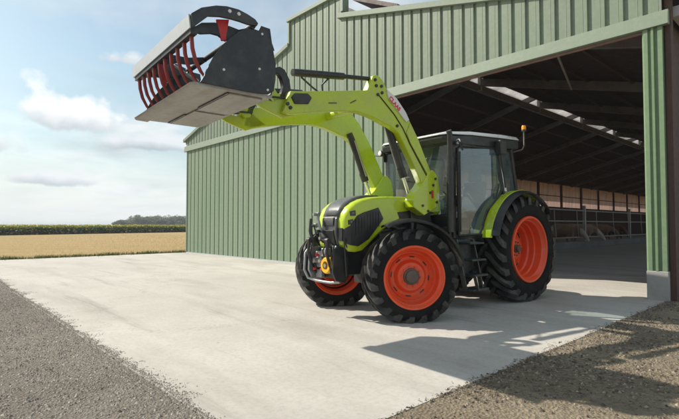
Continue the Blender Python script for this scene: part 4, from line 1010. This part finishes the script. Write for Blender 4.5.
# grapple
gp = bpy.data.objects.new('grapple', None); COL.objects.link(gp); gp.parent = tr
GS = [(5.95,3.32),(5.85,3.405),(5.70,3.47),(5.59,3.495),(5.46,3.50),(5.36,3.48),(5.27,3.45),(5.235,3.415),(5.25,3.385),(5.35,3.375),(5.44,3.38),(5.53,3.38),(5.66,3.37),(5.78,3.34),(5.93,3.19)]
GI = [(5.93,3.20),(5.80,3.20),(5.70,3.23),(5.62,3.23),(5.54,3.19),(5.44,3.26),(5.27,3.35),(5.30,3.39),(5.40,3.345),(5.50,3.355),(5.66,3.35),(5.80,3.31)]
for s in (1, -1):
    mb = MB(); mb.prism(GS, min(s*.955,s*.985)+.03*(s>0), max(s*.955,s*.985)+.03*(s>0)); mb.build('claw_side_plate', M['bucket'], gp, bevel=.004)
    mb = MB(); mb.prism(GI, min(s*.86,s*.90), max(s*.86,s*.90)); mb.build('claw_rib', M['bucket'], gp, bevel=.004)
    for (x, z) in ((5.56,3.45),(5.46,3.45)):
        mb = MB(); mb.lathe_y([(s*.985+.03*(s>0),.018),(s*.995+.03*(s>0),.018),(s*.995+.03*(s>0),.001)], 10, x, 0, z); mb.build('bolt', M['decal'], gp)
for y, pw in ((.88, [(5.65,3.385),(5.51,3.42),(5.545,3.19),(5.59,3.18)]), (-.60, [(5.75,3.33),(5.64,3.35),(5.65,3.05),(5.69,3.05)])):
    mb = MB(); mb.prism(pw, y, y+.022); mb.build('red_wedge', M['redwedge'], gp, bevel=.004)
    mb = MB(); mb.tube([(5.20,y-.12,3.22),(5.36,y-.12,3.30)], .035, 12); mb.tube([(5.36,y-.12,3.30),(5.52,y-.12,3.38)], .02, 10); mb.build('grapple_cylinder', M['steel'], gp, smooth=40)
mb = MB(); mb.prism([(5.952,3.325),(5.965,3.32),(5.95,3.195),(5.937,3.195)], -.98, .98); mb.build('front_sheet', M['sheet'], gp, label='light bare steel sheet on the front edge of the grapple')
mb = MB(); mb.prism([(5.935,3.23),(5.932,3.150),(5.87,3.150),(5.83,3.24)], -.955, .955); mb.prism([(5.95,3.32),(5.93,3.30),(5.80,3.385),(5.70,3.455),(5.71,3.468),(5.85,3.400)], -.955, .955); mb.build('front_beam', M['bucket'], gp, bevel=.004)
mb = MB(); mb.tube([(5.285,-.99,3.385),(5.285,.99,3.385)], .032, 16); mb.build('pivot_tube', M['blackmetal'], gp, smooth=40)
for y in (-.25, -.86):
    mb = MB(); mb.prism([(5.90,3.22),(5.80,3.20),(5.66,3.25),(5.50,3.26),(5.27,3.35),(5.30,3.40),(5.52,3.345),(5.70,3.34),(5.88,3.27)], y-.012, y+.012); mb.build('claw_rib', M['bucket'], gp, bevel=.004)
for k in range(10):
    y = .88-k*.196
    mb = MB(); mb.tube([(5.885,y,3.235),(5.895,y,3.15),(5.885,y,3.04),(5.855,y,2.93),(5.80,y,2.83),(5.745,y,2.765)], [.021,.022,.022,.021,.018,.010], 8)
    mb.build('tine', M['red'], gp, smooth=50)

# ------------------------------------------------------------------ light, sky, camera
SUN_AZ = Vector((-.950, .312)); SUN_EL = R(41.5)
sd = Vector((SUN_AZ.x*math.cos(SUN_EL), SUN_AZ.y*math.cos(SUN_EL), math.sin(SUN_EL))).normalized()
L = bpy.data.lights.new('sun', 'SUN'); L.energy = 4.6; L.angle = R(.53); L.color = (1.0, .93, .82)
lo = bpy.data.objects.new('sun', L); COL.objects.link(lo); lo.rotation_euler = sd.to_track_quat('Z', 'Y').to_euler(); lo.location = (0, 0, 30)
w = bpy.data.worlds.new('World'); sc.world = w; w.use_nodes = True; nt = w.node_tree; nt.nodes.clear()
out = N(nt, 'ShaderNodeOutputWorld'); bg = N(nt, 'ShaderNodeBackground'); bg.inputs[1].default_value = .115
sky = N(nt, 'ShaderNodeTexSky', sky_type='NISHITA'); sky.sun_disc = False; sky.sun_elevation = SUN_EL; sky.sun_rotation = math.atan2(sd.x, sd.y)
sky.air_density = 1.0; sky.dust_density = 1.5; sky.ozone_density = 1.5
tc = N(nt, 'ShaderNodeTexCoord')
sep = N(nt, 'ShaderNodeSeparateXYZ'); nt.links.new(tc.outputs['Generated'], sep.inputs[0])
# cloud layer: directions projected on a plane overhead
zc = N(nt, 'ShaderNodeMath', operation='ADD'); zc.inputs[1].default_value = .16; nt.links.new(sep.outputs[2], zc.inputs[0])
zm = N(nt, 'ShaderNodeMath', operation='MAXIMUM'); zm.inputs[1].default_value = .05; nt.links.new(zc.outputs[0], zm.inputs[0])
dx = N(nt, 'ShaderNodeMath', operation='DIVIDE'); dy = N(nt, 'ShaderNodeMath', operation='DIVIDE')
nt.links.new(sep.outputs[0], dx.inputs[0]); nt.links.new(zm.outputs[0], dx.inputs[1]); nt.links.new(sep.outputs[1], dy.inputs[0]); nt.links.new(zm.outputs[0], dy.inputs[1])
cmb = N(nt, 'ShaderNodeCombineXYZ'); nt.links.new(dx.outputs[0], cmb.inputs[0]); nt.links.new(dy.outputs[0], cmb.inputs[1])
c1 = N(nt, 'ShaderNodeTexNoise'); c1.inputs['Scale'].default_value = .9; c1.inputs['Detail'].default_value = 9; c1.inputs['Roughness'].default_value = .52; c1.inputs['Distortion'].default_value = .25
nt.links.new(cmb.outputs[0], c1.inputs['Vector'])
veil = ramp(nt, c1.outputs[0], [(.42, .05), (.53, .45), (.64, .95)])
low = ramp(nt, sep.outputs[2], [(0, .80), (.16, .40), (.34, 0.0)])      # thin veil thickens near the horizon
mx = N(nt, 'ShaderNodeMath', operation='MAXIMUM'); nt.links.new(veil.outputs[0], mx.inputs[0]); nt.links.new(low.outputs[0], mx.inputs[1])
skyt = mixc(nt, 1.0, sky.outputs[0], (.95,1.01,.88), 'MULTIPLY')
c3 = N(nt, 'ShaderNodeTexNoise'); c3.inputs['Scale'].default_value = 1.7; c3.inputs['Detail'].default_value = 10; c3.inputs['Roughness'].default_value = .58; c3.inputs['Distortion'].default_value = .4
ofs = N(nt, 'ShaderNodeVectorMath', operation='ADD'); ofs.inputs[1].default_value = (3.1, 7.7, 1.3); nt.links.new(cmb.outputs[0], ofs.inputs[0]); nt.links.new(ofs.outputs[0], c3.inputs['Vector'])
vcol = ramp(nt, c3.outputs[0], [(.36, (3.8,4.3,4.6)), (.50, (4.9,5.35,5.55)), (.64, (6.0,6.2,6.25))])
base = mixc(nt, mx.outputs[0], skyt, vcol.outputs[0])
base = mixc(nt, ramp(nt, sep.outputs[2], [(0, .85), (.05, .6), (.16, 0.0)]).outputs[0], base, (6.0,6.3,6.35))
# a few cumulus clouds standing over the field
c2 = N(nt, 'ShaderNodeTexNoise'); c2.inputs['Scale'].default_value = 9.0; c2.inputs['Detail'].default_value = 8; c2.inputs['Roughness'].default_value = .55
nt.links.new(tc.outputs['Generated'], c2.inputs['Vector'])
def cumulus(col, px, py, rx, ry, light, shade):
    d = Vector(((px-339.5)/468, 1, (225-py)/468)).normalized()
    sb = N(nt, 'ShaderNodeVectorMath', operation='SUBTRACT'); nt.links.new(tc.outputs['Generated'], sb.inputs[0]); sb.inputs[1].default_value = d
    side = Vector((d.y, -d.x, 0)).normalized()
    def dot(v):
        q = N(nt, 'ShaderNodeVectorMath', operation='DOT_PRODUCT'); nt.links.new(sb.outputs[0], q.inputs[0]); q.inputs[1].default_value = v; return q.outputs['Value']
    def math_(op, a, b):
        q = N(nt, 'ShaderNodeMath', operation=op)
        for i, v in enumerate((a, b)):
            if isinstance(v, (int, float)): q.inputs[i].default_value = v
            else: nt.links.new(v, q.inputs[i])
        return q.outputs[0]
    u_ = math_('DIVIDE', dot(side), rx); v_ = math_('DIVIDE', dot(Vector((0,0,1))), ry)
    vneg = math_('MULTIPLY', math_('MINIMUM', v_, 0.0), 2.2); vpos = math_('MAXIMUM', v_, 0.0)
    vv = math_('ADD', math_('POWER', math_('ABSOLUTE', vneg, 0), 2.0), math_('POWER', vpos, 2.0))
    rr = math_('POWER', math_('ADD', math_('POWER', math_('ABSOLUTE', u_, 0), 2.0), vv), .5)
    n_ = math_('MULTIPLY', math_('SUBTRACT', c2.outputs[0], .5), 4.2)
    f = math_('SUBTRACT', math_('ADD', 1.0, n_), rr)
    mask = ramp(nt, f, [(0.0, 0.0), (.42, .9), (.8, .95)])
    sh = ramp(nt, math_('ADD', math_('MULTIPLY', v_, .5), math_('ADD', .42, math_('MULTIPLY', n_, .25))), [(.28, shade), (.60, light)])
    return mixc(nt, mask.outputs[0], col, sh.outputs[0])
col = base
for (px, py, rx, ry, li, sh_) in ((64,118,.088,.046,(6.9,7.0,7.0),(4.0,4.4,4.7)), (150,146,.085,.026,(5.6,5.9,6.1),(3.2,3.7,4.1)), (48,180,.070,.022,(5.9,6.1,6.3),(3.7,4.15,4.5)), (-60,140,.12,.04,(6.2,6.4,6.5),(4.2,4.6,4.9)), (130,60,.10,.020,(5.4,5.7,5.9),(4.4,4.8,5.1))):
    col = cumulus(col, px, py, rx, ry, li, sh_)
nt.links.new(col, bg.inputs[0]); nt.links.new(bg.outputs[0], out.inputs[0])

hm = bpy.data.materials.new('haze_air'); hm.use_nodes = True; ht = hm.node_tree; ht.nodes.clear()
ho = N(ht, 'ShaderNodeOutputMaterial'); pv = N(ht, 'ShaderNodeVolumePrincipled'); pv.inputs['Density'].default_value = .0006; pv.inputs['Color'].default_value = (.90,.95,1.0,1)
ht.links.new(pv.outputs[0], ho.inputs['Volume'])
mb = MB(); mb.box(-3100, 3100, -3100, 3100, -1.0, 11.0)
tag(mb.build('haze', hm), 'thin pale air that softens the distant treeline', 'haze', kind='stuff')
cd = bpy.data.cameras.new('camera'); co = bpy.data.objects.new('camera', cd); COL.objects.link(co)
cd.sensor_width = 36; cd.lens = 468/679*36; cd.clip_end = 6000; cd.clip_start = .05
co.location = (0, 0, 1.32); co.rotation_euler = (R(90)+math.atan(15.5/468), 0, 0)
sc.camera = co
sc.view_settings.view_transform = 'Standard'; sc.view_settings.look = 'None'; sc.view_settings.exposure = 0.44; sc.view_settings.gamma = 1.0; sc.view_settings.use_curve_mapping = False
